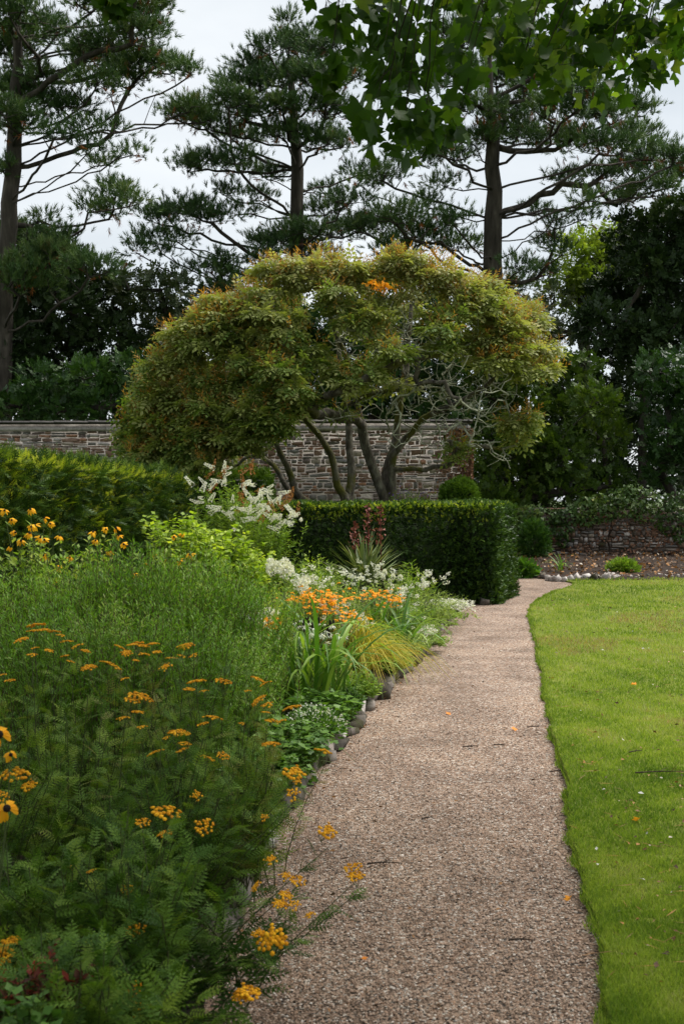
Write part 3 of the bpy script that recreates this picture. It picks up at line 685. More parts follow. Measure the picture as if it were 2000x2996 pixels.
slabs('string_course', -9.6, CX, .9, -.06, .14, HT+.003, .11, M['band'], 1)
V, Fc = box(-16, CX-.05, .1, .4, HT+.002, HT+.18); V[:, 1] += WY(V[:, 0]); link('wall_head', mesh('wall_head', V, Fc), M['mortar'], tw)
slabs('coping_stone', -9.6, CX+.06, .8, -.12, .62, HT+.183, .075, M['slate'], 2)
# end face quoins
mes = [with_mat(q[0], M['stone']) for q in STM]
z = 0
while z < HT-.05:
    h = R.uniform(.09, .16); o = link('quoin', mes[R.integers(10)], None, tw, loc=(CX-.03, WY(CX)+.27, z+h/2)); o.scale = (.12, .46, h-.012); z += h
# dry creeper over the right end
n = 2600; px_ = np.clip(1395-np.abs(R.normal(size=n))*45, 1280, 1378); pz = R.uniform(1.3, 3.35, n); xx = (px_-1000)/F*27.25
V, Fc, t = scatter(leafT(.35, .15), np.stack([xx, WY(xx)-.07+R.normal(size=n)*.03, pz], 1), rdir(n, -.5), A([0, -1., .2])+R.normal(size=(n, 3))*.5, R.uniform(.035, .08, n))
cre = empty('dry_creeper', (CX-.3, WY(CX)-.1, 0), 'brown dried climbing creeper on the right end of the tall stone wall', 'climber')
link('foliage', mesh('foliage', V, Fc, t), M['creeper'], cre, kind='stuff')
sk = Skel(); sk.chain([(CX-.25, WY(CX)-.08, 0), (CX-.2, WY(CX)-.08, 3.2)], -1, .2, .03)
for i in range(90):
    q = R.uniform(0, 1); sk.attach(A([CX-.05-abs(R.normal())*.4, WY(CX)-.08, R.uniform(.6, 3.3)]), .15, .03, 1.5, .2)
branch_parts(sk, cre, M['creeper'], .006, .03, 9, 'stem', 'stem')

# low wall at right
wall_ang = math.atan2(-.012, 1)
LY = lambda x: 29.8-.012*(x-4)
lw = empty('low_garden_wall', (8, LY(8), 0), 'low crumbling rubble wall overgrown with ivy behind the soil bed at the right', 'wall')
V, Fc = box(3.6, 20, 0, .5, 0, 1.36); V[:, 1] += LY(V[:, 0])+.02; link('core', mesh('core', V, Fc), M['darkmortar'], lw)
course_wall(lw, 3.7, 10.2, LY, .12, 1.42, .06, .17, .08, .34, M['stone_low'], M['stone_j'], lambda x, z: x < 9.3, 9, .16)
q_ = 1500; dx_ = R.uniform(5, 10, q_); dz_ = .2+1.1*R.random(q_); kk_ = vnoise(np.stack([dx_*2, dz_*3, 0*dx_], 1), 1., 3) > .42; dx_, dz_ = dx_[kk_], dz_[kk_]; q_ = len(dx_)
dv = empty('dead_vine', (7.5, LY(7.5)-.05, 0), 'dead brown vine stems and leaves clinging to the low rubble wall', 'climber')
V, Fc, t = scatter(leafT(.3, .15), np.stack([dx_, LY(dx_)-.05+0*dx_, dz_], 1), rdir(q_, -.6), A([0, -1., .2])+R.normal(size=(q_, 3))*.5, R.uniform(.04, .1, q_)); link('leaf', mesh('leaf', V, Fc, t), M['creeper'], dv, kind='stuff')
V, Fc = box(3.2, 20, .5, 12., 0, 1.1); V[:, 1] += LY(V[:, 0])+.1; sheet('bank', V, Fc, M['soil'])

# ------------------------------------------------------------------ edging stones
me_e = [with_mat(q[0], M['edge_dark']) for q in ROCK]; me_w = [with_mat(q[0], M['edge_white']) for q in ROCK]
ed = empty('stone_edging', (float(lx(7)), 7, 0), 'row of rough dark stones edging the flower border along the gravel path', 'stone edging')
y = 3.0
while y < 16.6:
    l = R.uniform(.07, .22); x = float(lx(y))-.07; h = R.uniform(.05, .10)
    o = link('stone', me_w[R.integers(8)] if R.random() < .25 else me_e[R.integers(8)], None, ed, loc=(x+R.normal()*.02, y+l/2, h*.36)); o.scale = (R.uniform(.07, .12), l, h); o.rotation_euler = (R.normal()*.2, R.normal()*.2, math.atan2(-(float(lx(y+.3))-float(lx(y))), .3)+R.normal()*.15)
    y += l*.96
we = empty('white_stone_edging', (6, 22.8, 0), 'row of rough whitish stones edging the dark soil bed at the lawn', 'stone edging')
pts = [(1558, 1680), (1568, 1688), (1580, 1694), (1592, 1700)]+[(1606+i*17.5, 1702-.5*i+2*math.sin(i)) for i in range(25)]
for i, (a_, b_) in enumerate(pts):
    g = G(a_, b_); s = R.uniform(.07, .15)*(1 if i < 16 else .6)
    o = link('stone', me_w[R.integers(8)] if R.random() < .85 else me_e[R.integers(8)], None, we, loc=(g[0]+.06, g[1]+R.normal()*.05, .05)); o.scale = (s*1.1, s, s*R.uniform(.8, 1.2)); o.rotation_euler = (R.normal()*.3, R.normal()*.3, R.random()*3)
for (px, py, s, lab) in [(1118, 2048, .16, 'large dark squared rock jutting from the border edge below the golden grass'), (330, 2930, .3, 'brown rough rock under the tansy at the bottom left corner'), (1418, 1772, .13, 'small pinkish rock at the foot of the clipped hedge')]:
    g = G(px, py) if px > 400 else A([-.75, 3.3, 0]); o = link('rock', with_mat(ROCK[R.integers(8)][0], M['edge_dark']), None, loc=(g[0], g[1]+s*.4, s*.3), label=lab, cat='rock'); o.scale = (s*.9, s, s*.9); o.rotation_euler = (.1, .1, .3)

# ------------------------------------------------------------------ hedges
def quad_area(q): return .5*np.linalg.norm(np.cross(q[1]-q[0], q[3]-q[0]))+.5*np.linalg.norm(np.cross(q[1]-q[2], q[3]-q[2]))
def hedge(name, label, foot, h, dens, size, mat, T, tip=None, rag=.05, tipdens=0, lean=0., slope=None, cat='hedge', tipsize=None, seed=2):
    """foot = 4 ground corners (front-left, front-right, back-right, back-left)"""
    foot = A(foot, float); c = foot.mean(0); hs = slope if slope is not None else [h]*4
    lo = [A([*p, 0.]) for p in foot]; hi = [A([*(p+(c-p)*lean), z]) for p, z in zip(foot, hs)]
    faces = [[lo[i], lo[(i+1) % 4], hi[(i+1) % 4], hi[i]] for i in range(4)]+[[hi[0], hi[1], hi[2], hi[3]]]
    root = empty(name, (foot[:, 0].mean(), foot[:, 1].mean(), 0), label, cat)
    def ins(p, dd=.17):
        o_ = []
        for i_ in range(4):
            a_ = nrm(p[i_-1][:2]-p[i_][:2]); b_ = nrm(p[(i_+1) % 4][:2]-p[i_][:2]); o_.append(p[i_][:2]+(a_+b_)*dd)
        return o_
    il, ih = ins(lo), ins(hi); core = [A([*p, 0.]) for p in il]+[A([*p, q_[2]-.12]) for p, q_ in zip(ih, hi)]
    link('core', mesh('core', A(core), A([[0, 1, 5, 4], [1, 2, 6, 5], [2, 3, 7, 6], [3, 0, 4, 7], [4, 5, 6, 7]])), M['yewcore'], root)  # opaque box added behind the leaves to block light
    pos, dr, tt = [], [], []
    for fi, q in enumerate(faces):
        q = A(q); ar = quad_area(q); n = int(ar*dens*(1.2 if fi == 4 else (1 if fi < 2 else .2))); u, v = R.random((2, n)); u = u[:, None]; v = v[:, None]
        p = (1-u)*(1-v)*q[0]+u*(1-v)*q[1]+u*v*q[2]+(1-u)*v*q[3]; nn = np.cross(q[1]-q[0], q[3]-q[0]); nn = nn/np.linalg.norm(nn)
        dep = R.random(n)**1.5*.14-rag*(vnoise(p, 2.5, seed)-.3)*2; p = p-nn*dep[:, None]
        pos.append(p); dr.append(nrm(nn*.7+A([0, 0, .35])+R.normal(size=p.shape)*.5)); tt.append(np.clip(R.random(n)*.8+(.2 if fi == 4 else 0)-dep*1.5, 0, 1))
    pos = np.concatenate(pos); dr = np.concatenate(dr); n = len(pos)
    V, Fc, t = scatter(T, pos, dr, rdir(n, .7), R.uniform(size[0], size[1], n), np.concatenate(tt)); link('foliage', mesh('foliage', V, Fc, t), mat, root, kind='stuff')
    if tip:
        q = A(faces[4]); n = int(quad_area(q)*tipdens); u, v = R.random((2, n)); u = u[:, None]; v = v[:, None]
        p = (1-u)*(1-v)*q[0]+u*(1-v)*q[1]+u*v*q[2]+(1-u)*v*q[3]+A([0, 0, -.02]); p[:, 2] += .14*(vnoise(p, 3, seed)-.35)*(1 if h > 1.8 else .3)
        q = A(faces[0]); n2 = int(quad_area(q)*tipdens*(.34 if h > 1.8 else .2)); u, v = R.random((2, n2)); v = (1-v**2*(.5 if h > 1.8 else .16))[:, None]; u = u[:, None]
        p2 = (1-u)*(1-v)*q[0]+u*(1-v)*q[1]+u*v*q[2]+(1-u)*v*q[3]; nf = np.cross(q[1]-q[0], q[3]-q[0]); p2 = p2+nf/np.linalg.norm(nf)*.03; p = np.concatenate([p+A([0, 0, .03]), p2]); n = len(p)
        ts = tipsize or size; V, Fc, t = scatter(T, p, rdir(n, 1.0), rdir(n), R.uniform(ts[0], ts[1], n), R.random(n)); link('new_growth', mesh('new_growth', V, Fc, t), tip, root, kind='stuff')
    return root
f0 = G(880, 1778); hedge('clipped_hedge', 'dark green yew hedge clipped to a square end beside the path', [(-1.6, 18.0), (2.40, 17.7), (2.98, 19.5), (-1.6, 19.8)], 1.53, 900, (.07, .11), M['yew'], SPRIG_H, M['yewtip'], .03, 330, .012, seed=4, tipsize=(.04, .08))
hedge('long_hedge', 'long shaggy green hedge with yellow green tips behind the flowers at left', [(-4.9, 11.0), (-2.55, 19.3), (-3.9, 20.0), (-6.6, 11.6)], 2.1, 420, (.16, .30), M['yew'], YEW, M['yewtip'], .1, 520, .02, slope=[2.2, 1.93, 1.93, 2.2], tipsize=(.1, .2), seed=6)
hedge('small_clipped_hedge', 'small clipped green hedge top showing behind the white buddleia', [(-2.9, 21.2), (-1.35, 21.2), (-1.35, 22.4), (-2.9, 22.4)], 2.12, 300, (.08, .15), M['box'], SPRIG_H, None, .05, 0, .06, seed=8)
# topiary ball
def mound(name, label, cat, c, rad, n, size, mat, T, core=True, stem=True, up=.3, shell=.8, coremat=None, group=None, top=False):
    c = A(c, float); rad = A(rad, float); root = empty(name, (c[0], c[1], 0), label, cat, group)
    p, v = in_ell(n, c, rad, shell, top); p = c+(p-c)*(1+.18*(vnoise(p, 1.6/rad[0], 3)-.5))[:, None]
    V, Fc, t = scatter(T, p, nrm(v+A([0, 0, up])+R.normal(size=p.shape)*.35), nrm(v*.4+rdir(n, .9)), R.uniform(size[0], size[1], n), np.clip(.4*vnoise(p, 3, 2)+.6*R.random(n), 0, 1))
    link('foliage', mesh('foliage', V, Fc, t), mat, root, kind='stuff')
    if core:
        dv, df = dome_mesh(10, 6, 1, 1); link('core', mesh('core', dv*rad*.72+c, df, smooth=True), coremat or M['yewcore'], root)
    if stem:
        a0 = A([[c[0], c[1], 0.]]*5)+R.normal(size=(5, 3))*A([.04, .04, 0]); b0 = np.repeat([c], 5, 0)+R.normal(size=(5, 3))*rad*.3
        V, Fc = tubes(a0, (a0+b0)/2, b0, .015); link('stem', mesh('stem', V, Fc), M['twig'], root)
    return root
mound('topiary_ball', 'round clipped bright green topiary ball rising behind the square hedge end', 'topiary', P(1343, 1452, 20.2), (.30, .30, .29), 2200, (.06, .11), M['box'], SPRIG_H)

# ------------------------------------------------------------------ pines
pine([(10, 1200), (15, 900), (30, 600), (48, 380), (55, 120), (60, -200)], 31,
     [(20, 330, 60, 40), (110, 230, 60, 45), (30, 110, 80, 50), (160, 400, 60, 26), (40, -60, 150, 90), (230, -70, 150, 80), (400, -40, 110, 70), (60, 70, 110, 70), (150, 110, 70, 50), (270, 20, 90, 50), (380, 40, 100, 45), (450, 30, 55, 50), (40, 170, 80, 60), (300, 130, 90, 45), (390, 110, 80, 50), (440, 95, 45, 45),
      (40, 280, 90, 70), (230, 170, 60, 40), (330, 190, 110, 55), (420, 190, 80, 60), (500, 205, 60, 35), (555, 215, 45, 30), (120, 310, 90, 45), (210, 330, 70, 35), (60, 370, 80, 50), (380, 250, 90, 35), (280, 250, 80, 40),
      (550, 320, 60, 30), (590, 350, 50, 30), (270, 380, 60, 25), (330, 385, 40, 22), (390, 450, 55, 16), (260, 440, 40, 25), (280, 480, 55, 20), (340, 560, 55, 35), (380, 590, 60, 35), (320, 625, 45, 40), (260, 610, 30, 30), (60, 700, 100, 60), (150, 760, 90, 60), (260, 790, 80, 50), (60, 830, 110, 80), (180, 700, 50, 30), (20, 500, 50, 30), (20, 950, 90, 70), (120, 640, 40, 22)],
     2.6, 'tall dark pine at the left edge with a thick grey trunk and drooping limbs', 11, rroot=.25, dens=1.0)
pine([(870, 1100), (865, 850), (868, 640), (870, 500), (860, 380), (850, 240), (842, 60)], 35,
     [(842, 70, 26, 30, 0), (835, 130, 50, 35, 0), (895, 110, 22, 30), (880, 160, 75, 40), (790, 150, 45, 35), (960, 160, 70, 45), (725, 200, 45, 40), (735, 260, 75, 45), (820, 230, 85, 55), (920, 240, 100, 55), (1010, 230, 80, 50),
      (660, 240, 30, 28), (670, 300, 55, 45), (720, 340, 70, 40), (830, 320, 90, 45), (950, 330, 95, 45), (510, 340, 40, 22), (560, 335, 60, 30), (620, 370, 70, 32), (700, 410, 80, 35), (840, 400, 80, 40), (930, 420, 70, 35), (1000, 420, 70, 30), (600, 320, 40, 22),
      (550, 490, 45, 35), (610, 480, 70, 35), (690, 470, 60, 30), (740, 500, 60, 22), (780, 520, 50, 16), (660, 565, 60, 20), (760, 580, 50, 18), (560, 610, 90, 28), (470, 640, 75, 38), (430, 700, 50, 24), (520, 700, 70, 18), (480, 740, 55, 14), (620, 640, 80, 26), (700, 620, 50, 20), (400, 735, 25, 12),
      (960, 560, 55, 16), (1020, 590, 70, 20), (950, 620, 70, 28), (880, 690, 100, 40), (800, 720, 80, 40), (770, 765, 50, 30), (900, 750, 80, 40), (1000, 680, 90, 40), (1060, 500, 60, 20)],
     2.4, 'tall dark pine with a pointed top standing in the middle behind the golden tree', 12, rroot=.25, dens=1.1)
pine([(1440, 1100), (1440, 830), (1440, 640), (1445, 560), (1440, 430), (1430, 250), (1420, 60)], 33,
     [(1420, 40, 60, 50), (1350, 120, 90, 50), (1480, 120, 100, 60), (1590, 180, 100, 60), (1330, 230, 90, 50), (1450, 230, 90, 60), (1580, 260, 110, 50), (1700, 280, 90, 50), (1830, 320, 70, 35), (1880, 330, 40, 28), (1400, 330, 80, 45), (1480, 330, 90, 45), (1620, 340, 100, 50), (1760, 350, 90, 45), (1500, 400, 110, 45), (1390, 410, 90, 40), (1620, 420, 110, 45), (1750, 430, 110, 45), (1850, 400, 80, 35), (1900, 455, 70, 35), (1960, 470, 60, 40), (1980, 520, 60, 50), (1840, 500, 90, 40), (1900, 560, 90, 40), (1740, 520, 80, 28), (1800, 590, 80, 30), (1700, 590, 60, 20), (1640, 530, 60, 20),
      (1330, 460, 80, 28), (1260, 430, 60, 30), (1200, 470, 80, 24), (1120, 520, 80, 24), (1060, 540, 60, 20), (1300, 540, 60, 20), (1250, 600, 60, 22), (1160, 640, 90, 40), (1080, 670, 90, 40), (1240, 690, 100, 42), (1330, 650, 60, 28), (1340, 720, 70, 32), (1160, 730, 80, 38), (1620, 660, 36, 22), (1600, 715, 46, 26), (1640, 740, 22, 18), (1520, 780, 50, 26), (1570, 800, 50, 28), (1500, 840, 50, 32), (1560, 620, 50, 14), (1700, 640, 40, 12)],
     2.6, 'broad dark pine at the right with a bare grey trunk and forking limbs', 13, rroot=.30, dens=1.0)
pine([(650, 1000), (650, 900), (648, 760)], 33, [(650, 750, 22, 18, 0), (660, 780, 40, 22, 0), (620, 790, 45, 18, 0), (680, 810, 60, 25, 0), (580, 785, 35, 12, 0), (650, 850, 70, 30, 0), (690, 900, 70, 40, 0)], .5,
     'small young dark pine top showing just left of the golden tree', 14, name='young_pine', rroot=.12, brown=.05, dens=1.3, tsize=(.2, .3))

# ------------------------------------------------------------------ broadleaf background trees
gb = 'dark trees beyond the garden walls'
broad(100, 33, [(40, 720, 90, 60), (130, 740, 80, 60), (210, 770, 60, 50), (0, 800, 120, 80), (110, 830, 90, 60), (60, 880, 120, 90), (180, 900, 120, 90), (20, 1010, 120, 90), (160, 1040, 130, 90), (300, 1010, 110, 90), (60, 1150, 120, 90), (200, 1170, 120, 80), (300, 880, 90, 70), (330, 1130, 90, 80), (-120, 1000, 150, 200), (250, 820, 60, 40)], 1.5, 'very dark evergreen oak filling the left background above the wall', M['oak'], 21, 'evergreen_oak', size=(.22, .36), dens=560, rroot=.2, group=gb)
broad(450, 34, [(380, 850, 70, 55), (470, 850, 70, 60), (540, 860, 60, 55), (400, 950, 90, 70), (500, 960, 90, 70), (420, 1060, 90, 80), (520, 1080, 80, 80), (340, 820, 40, 30), (470, 790, 22, 14), (360, 780, 22, 14), (530, 800, 26, 16), (560, 960, 60, 60)], 1.4, 'grey green leafy tree between the evergreen oak and golden tree', M['greyoak'], 22, 'holm_tree', size=(.18, .32), dens=440, rroot=.2, group=gb)
broad(330, 29.6, [(60, 1190, 90, 60), (180, 1200, 90, 60), (300, 1190, 90, 60), (250, 1110, 80, 60), (400, 1180, 80, 60), (480, 1190, 80, 60), (380, 1090, 80, 60), (500, 1100, 60, 60), (600, 1180, 80, 80), (120, 1110, 70, 50), (-80, 1180, 100, 70)], .5, 'glossy green laurel growing just behind the wall at left', M['laurel'], 23, 'laurel_bush', size=(.2, .32), dens=520, rroot=.12, group=gb, cat='shrub')
broad(1150, 30.5, [(830, 1220, 90, 60), (960, 1220, 90, 60), (1090, 1220, 90, 60), (1210, 1220, 90, 60), (1320, 1200, 80, 70), (760, 1170, 90, 80), (900, 1150, 90, 80), (1020, 1150, 90, 80), (1140, 1150, 90, 80), (1260, 1160, 90, 80), (880, 1030, 80, 80), (1010, 1030, 90, 80), (1160, 1020, 90, 80), (1290, 1040, 90, 80), (780, 1060, 80, 80), (1090, 920, 80, 60), (1250, 930, 80, 70), (1000, 930, 90, 60), (860, 950, 80, 60), (700, 960, 80, 60)], .6, 'green laurel thicket seen through the branches of golden tree', M['laurel'], 24, 'laurel_thicket', size=(.2, .34), dens=620, rroot=.1, group=gb, cat='shrub')
broad(1500, 31.6, [(1400, 1040, 90, 70), (1500, 1080, 80, 70), (1420, 1160, 90, 80), (1530, 1180, 80, 80), (1440, 1290, 90, 80), (1540, 1310, 80, 80), (1640, 1110, 80, 70), (1640, 1220, 80, 70), (1650, 1340, 80, 80), (1740, 1180, 80, 60), (1760, 1290, 80, 70), (1420, 1400, 80, 60), (1530, 1420, 90, 60), (1700, 1080, 60, 40), (1640, 1440, 80, 50), (1780, 1420, 90, 60), (1440, 1470, 70, 60, -1), (1500, 1500, 70, 50, -1)], 1.0, 'large mid green bay tree right of the tall wall', M['bay'], 25, 'bay_tree', size=(.2, .34), dens=560, rroot=.2, group=gb)
broad(1700, 39, [(1700, 760, 70, 50), (1660, 820, 50, 40), (1740, 830, 70, 50), (1790, 720, 60, 40), (1690, 700, 36, 22), (1830, 770, 60, 50), (1770, 690, 40, 25), (1700, 880, 60, 40)], .9, 'light yellow green ash tree against the sky at right', M['ash'], 26, 'ash_tree', T=PINN, size=(.3, .5), dens=330, rroot=.2, group=gb)
broad(1870, 36, [(1850, 720, 80, 60), (1950, 680, 90, 70), (1900, 780, 90, 70), (2000, 800, 100, 90), (1800, 860, 90, 70), (1920, 890, 90, 70), (1750, 940, 80, 60), (1860, 980, 90, 60), (1980, 960, 90, 70), (1790, 1030, 60, 40), (1900, 1060, 90, 60), (2060, 650, 90, 90), (1960, 610, 60, 30), (2100, 1000, 100, 150), (1830, 650, 40, 25)], 1.6, 'huge dark green oak filling the right edge below pine limbs', M['oak'], 27, 'oak_tree', size=(.24, .4), dens=600, rroot=.14, shell=.1, group=gb)
broad(1590, 37, [(1560, 850, 60, 40), (1620, 880, 50, 45), (1590, 940, 60, 50), (1650, 960, 60, 45), (1520, 900, 50, 45), (1560, 1020, 70, 50), (1700, 1000, 50, 40)], 1., 'sparse dark tree with sky showing through, right of golden tree', M['greyoak'], 28, 'thin_tree', size=(.2, .34), dens=260, rroot=.16, group=gb)
broad(1960, 32, [(1930, 1090, 70, 60), (1990, 1060, 60, 50), (1950, 1180, 80, 70), (2030, 1160, 90, 90), (1960, 1290, 80, 70), (2040, 1300, 90, 90), (1930, 1380, 60, 50)], .8, 'bright glossy green shrub at the right edge above low wall', M['laurel'], 29, 'glossy_shrub', size=(.18, .3), dens=560, rroot=.12, group=gb, cat='shrub')
broad(1800, 38, [(1700, 1200, 140, 120), (1850, 1180, 130, 110), (1880, 1300, 150, 120), (1680, 1350, 150, 110), (1800, 1420, 200, 60), (1500, 1380, 150, 90), (2050, 1400, 150, 120)], 1.2, 'dark shrubby tree low behind the bay and the oak', M['oak'], 30, 'shade_tree', size=(.26, .4), dens=300, rroot=.1, group=gb)

# ------------------------------------------------------------------ golden rain tree
kd = 22.2; root = empty('golden_rain_tree', (.3, kd, 0), 'wide spreading golden rain tree with mossy stems and orange tipped foliage', 'tree')
sk = Skel()
def kchain(pts, par=-1, dd=0):
    q = [P(x, y, kd+dd*(i/len(pts))) for i, (x, y) in enumerate(pts)]
    return sk.chain(q, par, .22, .015)
def root_chain(pts, dd=0):
    g = P(pts[0][0]+10, pts[0][1], kd); g[2] = 0; q = [g]+[P(x, y, kd+dd*(i/len(pts))) for i, (x, y) in enumerate(pts)]; n0 = sk.n; e_ = sk.chain(q, -1, .22, .015)
    for k_ in range(n0, sk.n): u = (k_-n0)/(sk.n-n0); sk.floor[k_] = .115-.085*u+.06*max(0, .5-abs(sk.arr[k_][2]-1.5)*1.6)
    return e_
root_chain([(905, 1490), (862, 1435), (838, 1360), (805, 1290), (775, 1230), (720, 1160)], -.8)
root_chain([(935, 1495), (850, 1440), (800, 1360), (740, 1320)], .7)
root_chain([(1020, 1485), (985, 1420), (968, 1330), (935, 1275), (880, 1210), (860, 1120), (820, 1000)], -.4)
root_chain([(1012, 1480), (1028, 1380), (1020, 1250), (1004, 1120), (985, 980), (990, 860)], .9)
root_chain([(1130, 1485), (1105, 1410), (1070, 1310), (1050, 1210), (1025, 1080), (975, 950), (950, 860)], -.9)
root_chain([(1138, 1485), (1125, 1400), (1152, 1310), (1168, 1200), (1190, 1070), (1200, 930), (1205, 830)], .3)
k4 = root_chain([(1142, 1490), (1150, 1330), (1235, 1225), (1320, 1190), (1420, 1130), (1490, 1060)], -1.2)
KT = A([(365, 1290), (380, 1180), (430, 1090), (480, 1000), (530, 915), (600, 870), (700, 850), (760, 785), (850, 755), (960, 740), (1040, 752), (1090, 775), (1130, 725), (1210, 705), (1290, 745), (1320, 785), (1400, 785), (1450, 860), (1530, 900), (1590, 975), (1625, 1060)])
KB = A([(365, 1300), (450, 1370), (560, 1385), (700, 1350), (800, 1270), (950, 1190), (1050, 1130), (1150, 1060), (1300, 1040), (1450, 1085), (1625, 1110)])
KP = []; rk = np.random.default_rng(77)
tries = 0
while len(KP) < 235 and tries < 60000:
    tries += 1
    x = rk.uniform(372, 1615); t_, b_ = np.interp(x, KT[:, 0], KT[:, 1]), np.interp(x, KB[:, 0], KB[:, 1]); y = t_+24+(b_-t_-34)*rk.random()**1.1
    q3 = vnoise(A([[x/100., y/100., 0.]]), 1.5, 41)[0]
    y += 34*(q3-.5); t2 = 120*(vnoise(A([[x/50., 0., 0.]]), 1.6, 43)[0]-.42)
    if y < t_+24+t2: continue
    if 860 < x < 1430 and y > 840 and rk.random() < .84: continue
    if q3 < .4 and rk.random() < .82: continue
    if any(abs(q[0]-x)+1.4*abs(q[1]-y) < 34 for q in KP): continue
    e_ = max(0, 1-((x-990)/640)**2-((1200-y)/520)**2*.8)**.5; fr = -1 if rk.random() < .72 else 1
    KP.append((x, y, rk.uniform(26, 58), rk.uniform(18, 34), fr*e_*2.7*rk.uniform(.7, 1)))
KP += [(x_, y_, 34, 24, -1.5+.8*k_) for k_, (x_, y_) in enumerate([(395, 1340), (430, 1385), (500, 1400), (570, 1405), (640, 1385), (700, 1370)])]
KP += [(1530, 1250, 42, 26, -1), (1495, 1230, 34, 20, -1), (1512, 1290, 28, 20, -1), (1545, 1215, 26, 18, -1), (1335, 1300, 26, 16, -1), (1330, 1335, 20, 16, -1), (1060, 1150, 40, 18, -1), (1170, 1130, 40, 18, -1), (1000, 1210, 34, 16, -1)]
PW = pads_world(KP, kd, 2.1, 31, 1.0); PW.sort(key=lambda q: np.linalg.norm(q[0]-A([.3, kd, 2.])))
pos, dr = [], []
for c, rad in PW: sk.attach(c-A([0, 0, rad[2]*.6]), .22, .04, 1.0, .14)
for c, rad in PW:
    n = int(rad[0]*rad[2]*2100); p, v = in_ell(n, c, rad, .35, True)
    pos.append(p); dr.append(nrm(v*A([1, 1, .35])+R.normal(size=p.shape)*.35+A([0, 0, -.25])))
    for t in p[:max(3, n//40)]: sk.attach(t, .16, .03, .6, .12, jit=.2)
nb = sk.n
for cpx, cpy, rx_, ry_, n in [(1230, 1040, 150, 110, 260), (1330, 1180, 120, 90, 220), (1100, 1150, 130, 90, 130), (1430, 1150, 80, 90, 110), (1040, 1000, 90, 90, 70), (1230, 1270, 110, 50, 60), (1400, 1290, 70, 60, 40), (1460, 1340, 40, 20, 10)]:
    for i in range(n):
        u = R.normal(size=2)*.55; t = P(cpx+rx_*u[0], cpy+ry_*u[1], kd-2.3+2.2*R.random()); sk.attach(t, .12, .035, .5, .16, jit=.25)
rid = np.arange(sk.n); par_ = A(sk.par)
for i in range(sk.n):
    if par_[i] >= 0: rid[i] = rid[par_[i]]
for q_ in np.unique(rid):
    V, Fc = sk.mesh(.0075, .10, sides=8, sel=lambda r: r >= .03, comp=rid == q_)
    if len(Fc): link('stem', mesh('stem', V, Fc, smooth=True), M['koelbark'], root)
V, Fc = sk.mesh(.0075, .10, sides=3, sel=lambda r: r < .03); link('branch', mesh('branch', V, Fc, smooth=True), M['lichen'], root, kind='stuff')
pos = np.concatenate(pos); dr = np.concatenate(dr); n = len(pos)
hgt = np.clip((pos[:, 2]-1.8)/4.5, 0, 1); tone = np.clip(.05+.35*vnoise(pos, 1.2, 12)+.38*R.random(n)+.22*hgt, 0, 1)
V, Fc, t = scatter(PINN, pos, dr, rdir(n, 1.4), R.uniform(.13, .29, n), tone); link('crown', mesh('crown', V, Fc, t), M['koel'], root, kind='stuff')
# orange seed sprays at the outer tips
sp = [];
for c, rad in PW:
    n = int(8+rad[0]*60); v = rdir(n, .7); q = c+v*rad*1.05; keep = R.random(n) < (.9 if c[0] < -2.0 or c[2] > 5.3 or c[0] > 2.6 else .35); sp.append(np.concatenate([q[keep], v[keep]], 1))
sp = np.concatenate(sp); n = len(sp); SPR = combo([(leafT(.11), (0, i*.14, 0), (math.sin(i*2.4), 1.2, math.cos(i*2.4)), (0, 0, 1), .32) for i in range(6)])
V, Fc, t = scatter(SPR, sp[:, :3], nrm(sp[:, 3:]+A([0, 0, .5])), rdir(n), R.uniform(.16, .3, n)); link('seed_spray', mesh('seed_spray', V, Fc, t), M['koel_spray'], root, kind='stuff')
q = P(1105, 840, kd-1.9)+R.normal(size=(70, 3))*A([.12, .1, .05]); V, Fc, t = scatter(SPRIG, q, rdir(70), rdir(70, 1), R.uniform(.07, .12, 70)); link('autumn_leaf', mesh('autumn', V, Fc, t), M['orange'], root, label='patch of bright orange autumn leaves near the crown top', kind='stuff')

# ------------------------------------------------------------------ ivy and plants at the low wall
def ivy(name, label, pads, d, n_per, mat=M['ivy'], size=(.06, .11), cat='ivy'):
    c0 = P(pads[0][0], HZ, d); root = empty(name, (c0[0], c0[1], 0), label, cat); pos = []; dr = []
    for (px, py, rx_, ry_, *k) in pads:
        c = P(px, py, d); rad = A([rx_/F*d, (k[0] if k else .22), ry_/F*d]); n = int(rad[0]*rad[2]*n_per); p, v = in_ell(n, c, rad, .5); pos.append(p); dr.append(v)
    p = np.concatenate(pos); v = np.concatenate(dr); n = len(p)
    V, Fc, t = scatter(IVY, p, nrm(A([0, -.3, -.7])+R.normal(size=p.shape)*.5), nrm(v+A([0, -.5, .6])+R.normal(size=p.shape)*.4), R.uniform(size[0], size[1], n), np.clip(.5*vnoise(p, 2.5, 5)+.55*R.random(n), 0, 1))
    link('foliage', mesh('foliage', V, Fc, t), mat, root, kind='stuff')
    s = Skel(); s.chain([(c0[0], LY(c0[0])-.03, .05), (c0[0]+.1, LY(c0[0])-.03, 1.5)], -1, .15, .03)
    for q in p[::max(1, n//160)]: s.attach(q, .2, .03, .8, .15)
    branch_parts(s, root, M['twig'], .005, .03, 9, 'stem', 'stem'); return root
ivy('ivy', 'dark ivy draped over the left half of the low wall', [(1540, 1505, 50, 22), (1600, 1510, 60, 26), (1660, 1510, 60, 30), (1640, 1550, 40, 26, .12), (1560, 1490, 50, 18), (1530, 1535, 30, 40, .15), (1700, 1490, 50, 26), (1650, 1580, 24, 22, .1), (1720, 1520, 40, 20)], 29.7, 1500)
